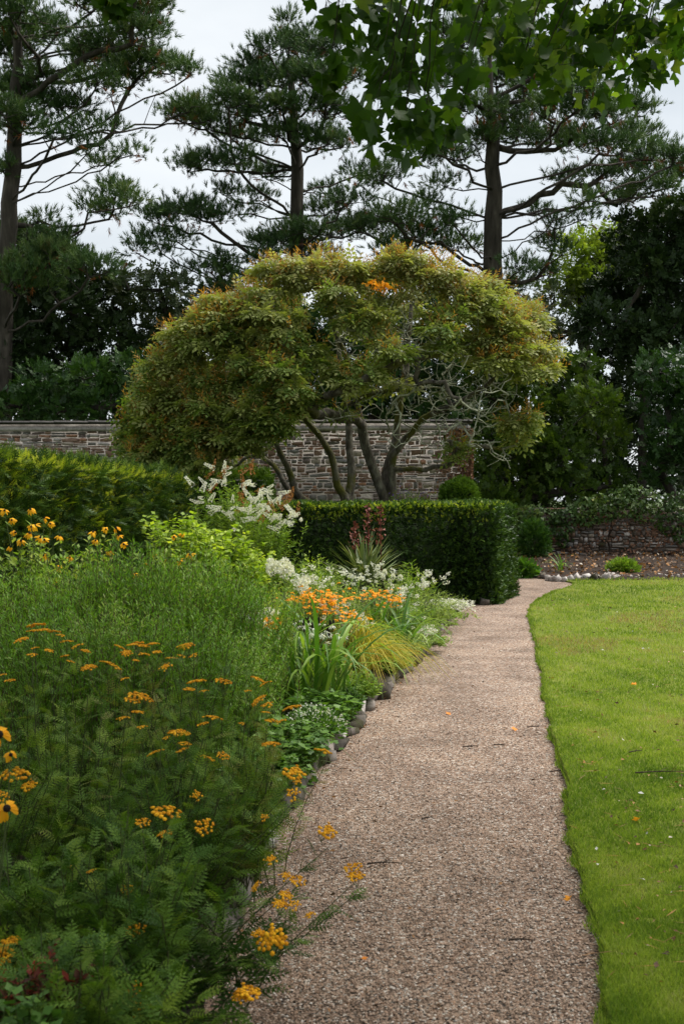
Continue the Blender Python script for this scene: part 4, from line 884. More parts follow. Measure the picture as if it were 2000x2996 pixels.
ivy('ivy_mound', 'bushy ivy mound rising above the right half of the low wall', [(1780, 1470, 70, 30, .4), (1850, 1450, 80, 36, .45), (1760, 1500, 60, 26), (1830, 1490, 70, 24), (1920, 1470, 60, 36, .4), (1990, 1480, 60, 50, .4), (1960, 1530, 50, 36), (1890, 1510, 50, 20), (1720, 1470, 40, 20), (2060, 1500, 60, 60, .4), (1985, 1570, 20, 20, .1)], 29.7, 1350)
mound('climbing_shrub', 'loose green shrub against the wall behind the hedge end', 'shrub', P(1560, 1590, 28.6), (.42, .3, .62), 1500, (.08, .14), M['dark'], SPRIG_L, core=False, shell=.2)
mound('broad_leaf_plant', 'low clump of broad green leaves at the foot of the hedge', 'plant', P(1525, 1668, 23.8), (.32, .3, .2), 420, (.1, .18), M['cover'], LEAFW, shell=.3, core=False, stem=False)
mound('soil_bed_shrub', 'small grey green shrub growing alone in the dark soil bed', 'shrub', P(1822, 1664, 24.4), (.34, .3, .2), 1200, (.06, .11), M['mid'], SPRIG_L, shell=.2, core=False)
# strap leaves
def ribbon(L_, w, curl, seg=8, twist=.0, fold=.3):
    V, Fc = [], []; y, z, an = 0, 0, 1.35
    for i in range(seg+1):
        t = i/seg; ww = w*(.55+.6*t if t < .35 else .76)*(1-max(0, t-.5)**2*3.6) if i < seg else .001; a_ = twist*t
        V += [[-ww*math.cos(a_), y, z+ww*fold], [0, y, z], [ww*math.cos(a_), y, z+ww*fold]]
        y += math.cos(an)*L_/seg; z += math.sin(an)*L_/seg; an -= curl/seg*(.4+1.3*t)
    for i in range(seg):
        a = i*3; Fc += [[a, a+1, a+4, a+3], [a+1, a+2, a+5, a+4]]
    return A(V, float), A(Fc)
def rib_set(k, w, curls, mat, seed, fold=.3):
    r = np.random.default_rng(seed); o = []
    for i in range(k):
        V, Fc = ribbon(1, w*r.uniform(.8, 1.2), r.uniform(*curls), twist=r.normal()*.4, fold=fold); me = mesh('leaf', V, Fc, np.full(len(V), r.random()), True); me.materials.append(mat); o.append(me)
    return o
def strap_plant(name, label, base, n, Lr, mes, spread=.05, cat='plant', z=.1, tilt=.35):
    root = empty(name, (base[0], base[1], 0), label, cat)
    for i in range(n):
        q = A([base[0], base[1], z])+R.normal(size=3)*A([spread, spread, 0]); q[0] = min(q[0], float(lx(q[1]))-.1) if q[1] < 16 else q[0]; o = link('leaf', mes[R.integers(len(mes))], None, root, loc=q)
        s = R.uniform(*Lr); o.scale = (s**.5*.9, s, s); o.rotation_euler = (R.normal()*tilt*.5-.05, R.normal()*tilt*.4, R.random()*6.283)
    return root
RS = rib_set(8, .021, (1.2, 3.1), M['strap'], 5); RUP = rib_set(4, .022, (.1, .5), M['strap'], 6)
strap_plant('strap_leaf_plant', 'large clump of arching green strap leaves spilling over the edge in front of golden grass', (-.2, 8.35), 75, (.65, 1.1), RS, .15, z=.16)
strap_plant('tall_blade_plant', 'upright blue green sword leaves standing in the strap leaf clump', (-.62, 8.1), 7, (.7, 1.1), RUP, .04, tilt=.12)
strap_plant('strap_leaf_plant', 'arching strap leaf clump beside the path behind the golden grass', (.52, 11.0), 75, (.5, .95), RS, .22)
strap_plant('strap_leaf_plant', 'further strap leaf clump amid orange flowers near the yucca', (.2, 12.2), 45, (.5, .9), RS, .2)
strap_plant('strap_leaf_plant', 'small strap leaf plant at the left end of the soil bed', (G(1610, 1690)[0]+.3, 24.4), 16, (.4, .6), RS, .05)
YL = rib_set(6, .036, (.05, .5), M['yucca'], 8, .6)
yb = (.28, 14.2); yu = empty('yucca', (*yb, 0), 'spiky variegated yucca with three reddish flower spikes before the hedge', 'plant')
for i in range(150):
    el = R.uniform(-.15, 1.35); o = link('leaf', YL[R.integers(6)], None, yu, loc=(yb[0]+R.normal()*.05, yb[1]+R.normal()*.05, .62+R.normal()*.05)); s = R.uniform(.5, .68); o.scale = (s*.85, s, s)
    o.rotation_euler = (-(1.35-el), 0, R.random()*6.283)
for (px, pt, pb_) in [(1038, 1532, 1610), (1075, 1479, 1600), (1112, 1482, 1600)]:
    a0 = P(px+3, 1680, 14.2); b0 = P(px, pt, 14.2); V, Fc = tubes(A([a0]), A([(a0+b0)/2]), A([b0]), .009, 6, 5); fs = link('flower_spike', mesh('flower_spike', V, Fc), M['yuccaf'], yu)
    n = 60; tt = R.random(n); top = P(px, pt, 14.2); bot = P(px, pb_, 14.2); q = top+(bot-top)*tt[:, None]+R.normal(size=(n, 3))*A([.02, .02, 0])*(.4+1.3*np.sin(tt*3))[:, None]
    V, Fc, t = scatter(leafT(.32, .2), q, rdir(n, .9), rdir(n), R.uniform(.035, .06, n)); link('bud', mesh('bud', V, Fc, t), M['yuccaf'], fs, kind='stuff')
# fix sub-part frames: (location relative to parent handled by link)
# golden grass: many thin arching blades
def grass_clump(name, label, base, n, Lr, w, mat, lean=(0, 0), h=.35, cat='ornamental grass', z=.1):
    root = empty(name, (base[0], base[1], 0), label, cat); th = R.random(n)*6.283; rr = np.sqrt(R.random(n)); Ls = R.uniform(*Lr, n)
    a = A([base[0], base[1], z])+np.stack([np.cos(th)*.06*rr, np.sin(th)*.06*rr, 0*th], 1)
    out = np.stack([np.cos(th)+lean[0], np.sin(th)+lean[1], 0*th], 1)*(rr*Ls)[:, None]
    c = a+out*.45+A([0, 0, 1.])*(h*(1.25-.4*rr)*Ls/Lr[1])[:, None]*1.5; b = a+out+np.stack([0*th, 0*th, h*(1-.9*rr**1.2)*Ls/Lr[1]*1.25-.02], 1)
    seg = 6; ts = np.linspace(0, 1, seg+1); pts = np.stack([bez(a, c, b, np.full(n, t)) for t in ts], 1); tan = nrm(np.gradient(pts, axis=1))
    side = nrm(np.cross(tan, A([0, 0, 1.])+R.normal(size=(n, 1, 3))*.4)); wd = w*(1-.85*ts**2)[None, :, None]; V = np.stack([pts-side*wd, pts+side*wd], 2)
    f = A([[2*i, 2*i+1, 2*i+3, 2*i+2] for i in range(seg)]); Fc = f[None]+(np.arange(n)*2*(seg+1))[:, None, None]
    tone = np.clip(np.repeat(R.random(n), 2*(seg+1)), 0, 1); link('leaf', mesh('blades', V.reshape(-1, 3), Fc.reshape(-1, 4), tone), mat, root, kind='stuff'); return root
grass_clump('golden_grass', 'fountain of yellow golden striped grass spilling towards the path edge', (.12, 9.75), 850, (.4, .66), .0035, M['gold'], (.25, -.25), .48)
grass_clump('grass_tuft', 'small pale grass tuft among leaves at the bottom left corner', (-1.02, 3.35), 60, (.2, .3), .0022, M['gold'], (.1, -.1), .2)

# ------------------------------------------------------------------ border plants, back to front
def tips_px(pads, d, dd, n):
    """tips on top surfaces of pixel pads"""
    o = []
    for (px, py, rx_, ry_) in pads:
        q = P(px, py, d); k = int(n*rx_*ry_/sum(a_[2]*a_[3] for a_ in pads)); u = R.normal(size=(k, 3))*.55
        o.append(q+u*A([rx_/F*d, dd, ry_/F*d]))
    return np.concatenate(o)
# buddleia
bt = tips_px([(640, 1450, 70, 45), (720, 1460, 70, 45), (790, 1500, 70, 50), (700, 1540, 100, 50), (620, 1520, 50, 40), (820, 1560, 50, 40), (670, 1400, 20, 20)], 13.6, .45, 150)
bu = plant('buddleia', 'butterfly bush with white flower spikes and rusty spent ones before the hedge', 'shrub', P(710, HZ, 13.8), bt, LEAFN, M['mid'], 120, .13, .15, .004, None, .15, up=.4, out=.9, seed=41)
def spike_me(n, mat, r_=.028, l=.2, seed=0):
    q = np.random.default_rng(seed); t = q.random(n); th = q.random(n)*6.283; rad = r_*(1-.75*t); p = np.stack([np.cos(th)*rad, t*l, np.sin(th)*rad], 1)
    V, Fc, tn = scatter(leafT(.45, .2), p, nrm(np.stack([np.cos(th), .7+0*th, np.sin(th)], 1)), rdir(n), q.uniform(.012, .02, n)); me = mesh('flower_spike', V, Fc, tn); me.materials.append(mat); return me
SPW = [spike_me(130, M['white'], .026, .18, i) for i in range(3)]; SPS = [spike_me(80, M['spent'], .018, .17, 5+i) for i in range(3)]
def put(name, me, root, loc, s, d=None, rot=None):
    o = link(name, me, None, root, loc=loc); o.scale = (s, s, s) if np.ndim(s) == 0 else s
    if d is not None: o.rotation_euler = Vector([float(v) for v in d]).to_track_quat('Y', 'Z').to_euler()
    if rot is not None: o.rotation_euler = rot
    return o
for (px, py) in [(565, 1420), (590, 1436), (655, 1420), (595, 1458), (580, 1472), (610, 1505), (650, 1392), (700, 1420), (722, 1415), (728, 1452), (740, 1470), (800, 1440), (815, 1445), (760, 1460), (670, 1490), (672, 1510), (682, 1520), (745, 1512), (800, 1520), (815, 1525), (830, 1528), (845, 1515), (880, 1522), (730, 1490), (795, 1470), (780, 1430), (655, 1380), (720, 1500), (665, 1503), (790, 1525), (850, 1535), (860, 1505)]:
    [put('flower_spike', SPW[R.integers(3)], bu, P(px+28*R.normal()*k_, py+(6+18*R.normal())*k_, 13.05-.25*R.random()), R.uniform(.55, .95), (R.normal()*1.0, -.5, -.1+.9*R.random())) for k_ in (0, 1)]
for (px, py) in [(620, 1376), (640, 1400), (700, 1385), (735, 1375), (740, 1390), (600, 1400), (720, 1475), (850, 1455), (830, 1465), (830, 1495), (785, 1505), (870, 1512), (690, 1500), (715, 1430), (610, 1440), (760, 1530), (700, 1470), (805, 1500), (748, 1440), (820, 1480)]:
    put('spent_spike', SPS[R.integers(3)], bu, P(px, py, 13.2-.25*R.random()), R.uniform(.8, 1.2), (R.normal()*.9, -.5, .4+R.random()))
# lime shrub
lt = tips_px([(480, 1560, 50, 40), (560, 1545, 70, 30), (640, 1560, 80, 30), (700, 1600, 70, 35), (600, 1620, 100, 40), (520, 1640, 80, 50), (690, 1660, 80, 50), (620, 1700, 90, 50), (440, 1530, 30, 25), (530, 1505, 40, 14), (760, 1640, 36, 40)], 10.6, .45, 520)
plant('lime_green_shrub', 'bright lime green leafy shrub in front of the long hedge', 'shrub', P(600, HZ, 10.8), lt, LEAFW, M['lime'], 30, .075, .5, .004, None, .3, up=.35, out=.9, seed=42, taper=.2)
# rudbeckias
RF = [(14, 1493), (35, 1521), (90, 1490), (131, 1515), (45, 1557), (103, 1537), (92, 1541), (148, 1532), (31, 1600), (175, 1568), (130, 1579), (118, 1572), (87, 1560), (205, 1630), (273, 1556), (280, 1581), (310, 1548), (340, 1545), (348, 1567), (362, 1592), (173, 1660), (452, 1622), (432, 1645), (509, 1570), (521, 1658), (555, 1622), (398, 1682), (160, 1693), (478, 1645), (62, 1582), (128, 1625), (320, 1612), (535, 1560), (520, 1640)]
groups = [('tall yellow coneflower plant at the far left in front of the hedge', (90, 8.0), lambda p: p[0] < 160), ('yellow coneflower plant second from the left before the hedge', (250, 8.4), lambda p: 160 <= p[0] < 400), ('yellow coneflower plant beside the lime green shrub', (490, 9.3), lambda p: p[0] >= 400)]
for gi, (lab, (bpx, bd), f) in enumerate(groups):
    hs = [q for q in RF if f(q)]; hp = A([P(x, y, bd+R.normal()*.15) for x, y in hs]); ex = tips_px([(bpx, 1620, 90, 40)], bd, .25, 70)
    rt = plant('coneflower', lab, 'plant', P(bpx, HZ, bd), np.concatenate([hp-A([0, 0, .015]), ex]), LEAF, M['mid'], 16, .11, .2, .004, None, .12, seed=50+gi, group='yellow coneflower plants', bow=.1)
    for q in hp:
        fl = put('flower', DAISY[R.integers(5)], rt, q, R.uniform(.036, .05), rot=(R.uniform(.4, 1.2), R.normal()*.4, R.normal()*.5)); cc = bpy.data.objects.new('flower_centre', CENTRE); cc.parent = fl; C.objects.link(cc)
# fine aster mass: separate clumps
AS = [((60, 1700), 7.0, 'far left'), ((190, 1690), 6.9, ''), ((330, 1670), 7.0, ''), ((470, 1680), 7.2, ''), ((600, 1690), 7.5, ''), ((700, 1760), 7.6, ''), ((130, 1800), 6.2, ''), ((330, 1790), 6.1, ''), ((520, 1800), 6.4, ''), ((660, 1880), 6.9, '')]
al = ['fine leaved aster clump at the left edge under coneflowers', 'fine leaved aster clump second from left, behind tansy', 'tallest fine leaved aster clump in the middle of border left half', 'fine leaved aster clump below the lime green shrub', 'fine leaved aster clump right of centre next to pale flowers', 'fine leaved aster clump nearest the white phlox', 'dark fine leaved aster clump behind the leftmost yellow tansy heads', 'lower fine leaved aster clump behind central tansy heads', 'lower fine leaved aster clump left of strap leaves', 'rightmost fine leaved aster clump behind the strap leaf plant']
protoA = []
for i, ((px, py), d, _) in enumerate(AS):
    c = P(px, py, d)
    if i < 4:
        tp = dome_tips((c[0], c[1]), .48, .38, .3, 1.2, 150, .22)
        o = plant('aster', al[i], 'plant', (c[0], c[1]), tp, LEAFN, M['aster'], 105, .046, .1, .0024, M['stemb'], .2, group='fine leaved aster clumps', up=.7, out=.7, seed=60+i, taper=.3); protoA.append(o)
    else:
        src = protoA[i % 4]; o = src.copy(); o['label'] = al[i]; C.objects.link(o); o.location = (c[0], c[1], 0); o.rotation_euler = (0, 0, 1.3*i)
        for ch in list(src.children):
            c2 = ch.copy(); c2.parent = o; C.objects.link(c2)
    o.scale = (1, 1, (c[2]+(.2 if 2 <= i <= 5 else .1))/1.2)
# mid border fillers
def filler(name, lab, px, py, d, r, n, per, leaf, L_, mat, seed, cat='plant', edge=.35, z0=.15, smat=None, up=.5, out=.8, ry=None):
    c = P(px, py, d); tp = dome_tips((c[0], c[1]), r, ry or r, z0, max(.16, c[2]), n, edge); return plant(name, lab, cat, (c[0], c[1]), tp, leaf, mat, per, L_, .1, .002, smat, r*.5, seed=seed, up=up, out=out)
filler('phlox', 'white phlox with two rounded flower heads in the border middle', 815, 1680, 10.2, .4, 90, 24, LEAF, .07, M['mid'], 70)
filler('goldenrod', 'yellow green leafy stems standing left of the yucca', 905, 1580, 12.6, .22, 22, 30, LEAF, .08, M['lime'], 71)
filler('leafy_perennial', 'grassy green perennial between phlox and yucca', 930, 1640, 12.4, .55, 110, 26, LEAFN, .13, M['mid'], 72)
filler('silver_perennial', 'pale silvery leaved plant under the yucca', 960, 1670, 11.6, .6, 130, 30, LEAF, .055, M['pale'], 73)
filler('green_perennial', 'tall thin green stems right of the yucca against the hedge', 1200, 1640, 14.6, .35, 40, 30, LEAFN, .14, M['mid'], 74)
filler('gaura', 'airy pale plant dotted white right of the yucca', 1140, 1680, 13.0, .6, 130, 26, LEAF, .06, M['pale'], 75)
filler('fleabane', 'low pale green plant dotted with white at the path bend', 1250, 1720, 14.5, .55, 110, 26, LEAFN, .08, M['pale'], 76)
filler('low_green_plant', 'low green plant filling the gap below the orange flowers', 1010, 1800, 10.4, .55, 120, 28, LEAFN, .11, M['mid'], 77)
filler('pale_herb', 'pale green herb left of the dark seed heads', 760, 1790, 8.9, .5, 120, 30, LEAF, .045, M['pale'], 78)
filler('green_herb', 'fresh green herb beneath the dark seed heads', 840, 1900, 8.6, .45, 110, 30, LEAF, .05, M['mid'], 79)
filler('leafy_clump', 'leafy green clump right of the lime green shrub', 760, 1700, 9.8, .4, 90, 30, LEAF, .06, M['lime'], 80)
filler('sedum', 'grey pink low plant on the border edge near the path bend', 1200, 1820, 12.8, .45, 90, 26, LEAF, .05, M['pale'], 81)
filler('catmint', 'low grey green plant hugging the path edge', 1235, 1870, 12.2, .35, 80, 26, LEAF, .05, M['pale'], 82)
filler('meadow_plant', 'green grassy plant left of the white variegated corner plant', 1150, 1760, 12.2, .5, 110, 26, LEAFN, .11, M['mid'], 83)
filler('meadow_plant', 'green grassy plant behind the dark seed heads', 900, 1740, 10.4, .5, 110, 26, LEAFN, .1, M['mid'], 84)
filler('white_leaf_plant', 'white variegated bushy plant at the corner where border meets hedge', 1310, 1755, 16.2, .42, 110, 30, LEAF, .05, M['white'], 85, ry=.5)
filler('low_edging_plant', 'low green edging plant before the white variegated one', 1300, 1815, 15.0, .35, 70, 24, LEAF, .05, M['mid'], 86)
filler('pale_edging_plant', 'pale fluffy edging plant beside the gravel at the bend', 1270, 1850, 14.0, .3, 70, 26, LEAF, .045, M['pale'], 87)
filler('hedge_foot_plant', 'dark leafy plant between buddleia and the clipped hedge', 900, 1620, 14.6, .6, 110, 26, LEAFN, .12, M['mid'], 88)
EP = [('leafy_edge_plant', 'fresh green leafy tuft at the border edge under the golden grass', 9.0, .22, LEAF, M['mid']), ('leafy_edge_plant', 'grassy green tuft spilling onto the path right of the golden grass', 10.4, .26, LEAFN, M['mid']), ('leafy_edge_plant', 'pale leafy tuft at the border edge before the path bends', 11.6, .28, LEAF, M['pale']), ('leafy_edge_plant', 'small leafy tuft over the stones below the white flower mound', 6.6, .18, LEAF, M['cover']), ('leafy_edge_plant', 'green tuft over the edging stones beside the strap leaves', 8.3, .16, LEAF, M['cover'])]
for i, (nm, lab, d, r_e, lf, mt) in enumerate(EP):
    x_ = float(lx(d))-.14; plant(nm, lab, 'plant', (x_, d), dome_tips((x_+.03, d), r_e*.8, r_e*1.6, .1, .3, 70, .55), lf, mt, 22, .055 if lf is LEAF else .11, .15, .0018, None, r_e*.4, seed=150+i, out=.9)
# phlox heads
WH = []
for i in range(2):
    q = rdir(120, .3)*A([1, .8, 1.1]); V, Fc, t = scatter(leafT(.5, .1), q*.04*(.6+.5*R.random((120, 1))), q, rdir(120), np.full(120, .017)); me = mesh('flower_head', V, Fc, t); me.materials.append(M['white']); WH.append(me)
def attach_heads(kindname, mes, root, pts, d, s, jit=.1, stem=True):
    a0, b0 = [], []
    for (px, py) in pts:
        q = P(px, py, d+R.normal()*jit); put(kindname, mes[R.integers(len(mes))], root, q, R.uniform(*s), rot=(R.normal()*.3, R.normal()*.3, R.random()*6)); b0.append(q); a0.append([root.location[0]+(q[0]-root.location[0])*.5, root.location[1]+(q[1]-root.location[1])*.5, .12])
    if stem: V, Fc = tubes(A(a0), (A(a0)+A(b0))/2, A(b0), .0022); link('flower_stem', mesh('flower_stem', V, Fc), M['stemg'], root)
ob = {o.name: o for o in bpy.data.objects}
attach_heads('flower_head', WH, ob['phlox'], [(795, 1655), (793, 1668), (832, 1655), (835, 1672), (812, 1660), (845, 1665), (888, 1705), (880, 1715)], 9.6, (.8, 1.25))
attach_heads('flower_head', WH, ob['gaura'], [(1125, 1675), (1150, 1688), (1140, 1700), (1170, 1690), (1105, 1660), (1120, 1690)], 12.4, (.5, .8))
# small white spikes
SW = [spike_me(26, M['white'], .012, .07, 20+i) for i in range(3)]
for nm, c, sd, k, d in [('gaura', (1060, 1680), (60, 30), 34, 12.2), ('fleabane', (1250, 1690), (40, 30), 26, 14.), ('silver_perennial', (900, 1690), (60, 30), 30, 11.), ('pale_herb', (740, 1820), (60, 50), 40, 8.5), ('low_green_plant', (1000, 1800), (80, 40), 26, 9.8), ('meadow_plant', (1170, 1740), (50, 30), 16, 11.6), ('catmint', (1240, 1850), (25, 20), 22, 11.9), ('sedum', (1190, 1810), (40, 20), 18, 12.3)]:
    attach_heads('flower_spike', SW, ob[nm], [(c[0]+R.normal()*sd[0]*.6, c[1]+R.normal()*sd[1]*.6) for _ in range(k)], d, (.7, 1.3), .15)
# orange drift
og = 'orange flowering plants in the middle of the border'
drift = [('orange_flower_plant', 'largest orange flower drift in the middle of the border', (945, 1760), (60, 30), 120, 9.9), ('orange_flower_plant', 'orange flowers at the upper left of the drift, nearer the phlox', (900, 1740), (30, 14), 34, 10.3), ('orange_flower_plant', 'orange flowers right of the main drift towards the path', (1100, 1740), (45, 12), 46, 11.4), ('orange_flower_plant', 'small orange flower patch left of the dark seed heads', (790, 1822), (20, 16), 30, 8.6), ('orange_flower_plant', 'sparse orange flowers below the main drift above golden grass', (1020, 1800), (50, 16), 26, 9.6), ('orange_flower_plant', 'orange flowers on the right beside strap leaves', (1150, 1755), (20, 14), 26, 11.2)]
for i, (nm, lab, c, sd, k, d) in enumerate(drift):
    cc = P(c[0], c[1], d); rt = plant(nm, lab, 'plant', (cc[0], cc[1]+.1), dome_tips((cc[0], cc[1]+.1), sd[0]/F*d*1.2, .2, .2, cc[2]-.03, 40, .2), LEAFN, M['mid'], 18, .09, seed=90+i, group=og)
    attach_heads('flower', OFL, rt, [(c[0]+R.normal()*sd[0]*.7, c[1]+R.normal()*sd[1]*.7) for _ in range(k)], d-.1, (.018, .03), .15)
# dark seed heads
sh = filler('seed_head_plant', 'plant with black cone seed heads and whitish petals behind the golden grass', 925, 1880, 8.8, .35, 40, 18, LEAF, .06, M['mid'], 95)
pts = [(855, 1806), (878, 1804), (873, 1822), (888, 1820), (902, 1812), (914, 1828), (928, 1828), (932, 1814), (957, 1836), (968, 1824), (962, 1842), (975, 1822), (897, 1815), (891, 1850), (860, 1812), (962, 1850)]
a0, b0 = [], []
for (px, py) in pts:
    q = P(px, py, 8.5+R.normal()*.08); o = put('seed_head', CONEM, sh, q-A([0, 0, .02]), .075, rot=(R.normal()*.12, R.normal()*.12, 0)); o.scale = (.085, .085, .075)
    c_ = bpy.data.objects.new('petals', WPET[R.integers(3)]); c_.parent = o; c_.location = (0, 0, -.05); c_.scale = (.36, .36, .4); C.objects.link(c_)
    b0.append(q-A([0, 0, .02])); a0.append([sh.location[0]+.3*(q[0]-sh.location[0]), sh.location[1], .12])
V, Fc = tubes(A(a0), (A(a0)+A(b0))/2, A(b0), .002); link('flower_stem', mesh('flower_stem', V, Fc), M['stemg'], sh)
pf = empty('pale_petal_plant', (sh.location[0]+.05, 8.3, 0), 'plant with drooping creamy petals beneath the black seed heads', 'plant')
a0, b0 = [], []
for i in range(18):
    q = P(930+R.normal()*35, 1860+R.normal()*18, 8.35+R.normal()*.05); put('flower', WPET[R.integers(3)], pf, q, R.uniform(.022, .035), rot=(R.normal()*.5, R.normal()*.5, R.random()*6)); b0.append(q); a0.append([pf.location[0]+.4*(q[0]-pf.location[0]), 8.3, .12])
V, Fc = tubes(A(a0), (A(a0)+A(b0))/2, A(b0), .0018); link('stem', mesh('stem', V, Fc), M['stemg'], pf)
# purple flowers above the hedge
pv = empty('purple_flower_plant', (1.1, 20.6, 0), 'spindly plant with purple flowers peeping over the clipped hedge', 'plant')
q = A([P(1150+110*R.random(), 1430+40*R.random(), 20.6) for _ in range(26)]); a0 = q.copy(); a0[:, 2] = 0; V, Fc = tubes(a0, (a0+q)/2, q, .003); link('stem', mesh('stem', V, Fc), M['stemg'], pv)
k = np.repeat(q, 12, 0)+R.normal(size=(312, 3))*A([.05, .05, .06]); V, Fc, t = scatter(LEAFW, k, rdir(312), rdir(312), R.uniform(.02, .035, 312)); link('flower', mesh('flower', V[:len(V)//2], Fc[:len(Fc)//2], t[:len(V)//2]), M['purple'], pv); V, Fc, t = scatter(LEAFN, k-A([0, 0, .08]), rdir(312), rdir(312), R.uniform(.06, .1, 312)); link('leaf', mesh('leaf', V, Fc, t), M['mid'], pv)
# ground cover along the edge
gcv = [('ground_cover', 'green crinkled ground cover in front of the strap leaves', (800, 2150), 6.7, .5, 260, .05), ('ground_cover', 'ground cover leaves overhanging the edging stones beside tansy', (820, 2290), 5.9, .36, 200, .05), ('ground_cover', 'dark ground cover beneath the arching strap leaves at the edge', (990, 2100), 7.75, .3, 130, .05), ('ground_cover', 'low leaves over the stones at the middle of the path edge', (760, 2400), 5.0, .3, 160, .045)]
for i, (nm, lab, (px, py), d, r, n, L_) in enumerate(gcv):
    c = P(px, py, d); c[0] = min(c[0], float(lx(d))-r*.75); plant(nm, lab, 'plant', (c[0], c[1]), dome_tips((c[0], c[1]), r, r*1.1, .16, .36, n, .5), IVY, M['cover'], 9, L_, .3, .0018, None, r*.5, seed=110+i, group='ground cover along the border edge', taper=0, up=.1, out=1)
wg = empty('small_white_flower_plant', (float(lx(7.2))-.15, 7.2, 0), 'mound of tiny greyish white flowers at the path edge below strap leaves', 'plant')
c = P(985, 2150, 7.2); c[0] = float(lx(7.2))-.12; c[2] = .22
p, v = in_ell(420, c, A([.2, .2, .13]), .6, True); V, Fc, t = scatter(leafT(.5), p, v, rdir(420), np.full(420, .013)); link('flower', mesh('flower', V, Fc, t), M['white'], wg, kind='stuff')
p, v = in_ell(900, c-A([0, 0, .03]), A([.2, .2, .13]), .3, True); V, Fc, t = scatter(LEAF, p, v, rdir(900), np.full(900, .035)); link('leaf', mesh('leaf', V, Fc, t), M['cover'], wg, kind='stuff')

# ------------------------------------------------------------------ tansy in the foreground
TH = [(103, 1831, 1.3), (98, 1847, 1), (129, 1844, .9), (62, 1873, 1), (156, 1849, .9), (178, 1860, .8), (103, 1897, .7), (94, 1917, .9), (143, 1905, .7), (196, 1878, .9), (227, 1891, .9), (250, 1905, .7), (190, 1920, .6), (205, 1936, .6), (259, 1954, 1), (312, 1940, 1), (339, 1954, 1.1), (352, 1896, .9), (395, 1885, 1.2), (370, 1911, .8), (419, 1891, .9), (424, 1916, .9), (446, 1885, .9), (459, 1909, .7), (397, 1933, .6), (544, 1891, 1.2), (504, 1927, .9), (531, 1920, .7), (566, 1918, .8), (486, 1952, .9), (575, 1996, 1.3), (553, 2018, .9), (598, 2023, .6), (651, 1994, 1.1), (366, 1987, .7), (401, 2036, 1.3), (384, 2050, 1), (424, 2045, 1), (401, 2085, .8), (361, 2103, .8), (415, 2129, .8), (624, 2103, 1.2), (591, 2120, .7), (526, 2148, 1.3), (540, 2179, .8), (531, 2197, .8), (486, 2160, .6), (455, 2204, 1), (607, 2221, .9), (651, 2212, .7), (40, 2268, 1.6), (85, 2302, .9), (9, 2331, .8), (27, 1992, .7), (7, 1976, .6), (575, 2331, .7), (482, 2380, 1.6), (756, 1990, 1), (778, 2001, .9), (725, 2023, .6), (756, 2050, 1), (783, 2063, 1), (778, 2086, .6), (854, 2072, 1.1), (792, 2110, .8), (823, 2112, .7), (707, 2118, .5), (792, 2179, 1), (948, 2202, 1.3), (859, 2264, 1.3), (870, 2291, .6), (859, 2324, .9), (774, 2394, .5), (415, 2409, .8), (482, 2441, .8), (594, 2421, 1), (214, 2541, .6), (263, 2554, .5), (368, 2606, .6), (391, 2726, 1), (18, 2773, 1.2), (7, 2818, 1), (386, 2898, .7), (424, 2970, 1.1), (957, 2436, 1.1), (792, 2521, .8), (1030, 2541, .9), (1042, 2568, .9), (837, 2568, .7), (868, 2580, .9), (747, 2600, .7), (837, 2625, .7), (820, 2650, .8), (863, 2652, .7), (906, 2683, .7), (752, 2735, .6), (796, 2755, 1.3), (729, 2912, 1.2), (703, 2925, .7)]
def tz(py): return float(np.interp(py, [1830, 2000, 2200, 2400, 2700, 2990], [5.3, 4.8, 4.2, 3.8, 3.4, 3.1]))
TB = [(-1.35, 5.0, 'tansy plant with the farthest yellow heads at the left edge'), (-.95, 5.1, 'tansy plant with crowded yellow heads in front of the asters'), (-.6, 4.9, 'tansy plant at the right of the back row beside the asters'), (-.98, 4.3, 'tansy plant in the middle with a broad yellow head'), (-.62, 4.1, 'tansy plant leaning towards the path with scattered heads'), (-1.3, 4.0, 'tansy plant at the left edge with a big round seed head'), (-.95, 3.6, 'tansy plant with a large golden head low in the middle'), (-.62, 3.5, 'tansy plant sprawling over the gravel with small yellow heads'), (-1.2, 3.1, 'darkest tansy plant in the bottom left corner'), (-.7, 3.0, 'tansy plant drooping at the bottom beside the gravel'), (-.42, 4.6, 'tansy plant on the border edge with heads over the stones')]
hp = A([P(x, y, tz(y)) for x, y, s in TH]); tb = A([t[:2] for t in TB]); own = np.argmin(np.linalg.norm((hp[:, None, :2]-tb[None])*A([1, .8]), axis=2)+.0*hp[:, None, 2], axis=1)
for i, (bx, by, lab) in enumerate(TB):
    mine = np.where(own == i)[0]; zt = (1.0 if by > 4.7 else .85 if by > 3.9 else .7 if by > 3.3 else .5)*R.uniform(.8, 1.12)
    ex = dome_tips((bx, by), .34 if bx > -.8 else .42, .3, .15, zt, 48, .55); ex[:, 0] = np.minimum(ex[:, 0], lx(ex[:, 1])+.1); tips = np.concatenate([hp[mine]-A([0, 0, .055]), ex]) if len(mine) else ex
    rt = plant('tansy', lab, 'plant', (bx, by), tips, FERN if by < 3.8 else FERN_S, M['tansy'], 15, .12, .14, .0032, M['stemt'], .1, group='yellow tansy plants', up=.75, out=.8, seed=120+i, taper=.45, bow=.12, tone_add=-.05+.3*R.random()*.6, wild=.35)
    for k in mine:
        s = TH[k][2]; side = TH[k][1] > 2250; q = hp[k]; rot = (R.uniform(.2, .9) if side else R.normal()*.12, R.normal()*.25, R.normal()*.5); v = int(R.integers(6))
        fl = put('flower_head', HEADS[v], rt, q, .8*s, rot=rot); st = bpy.data.objects.new('stalk', STALKS[v]); st.parent = fl; C.objects.link(st)
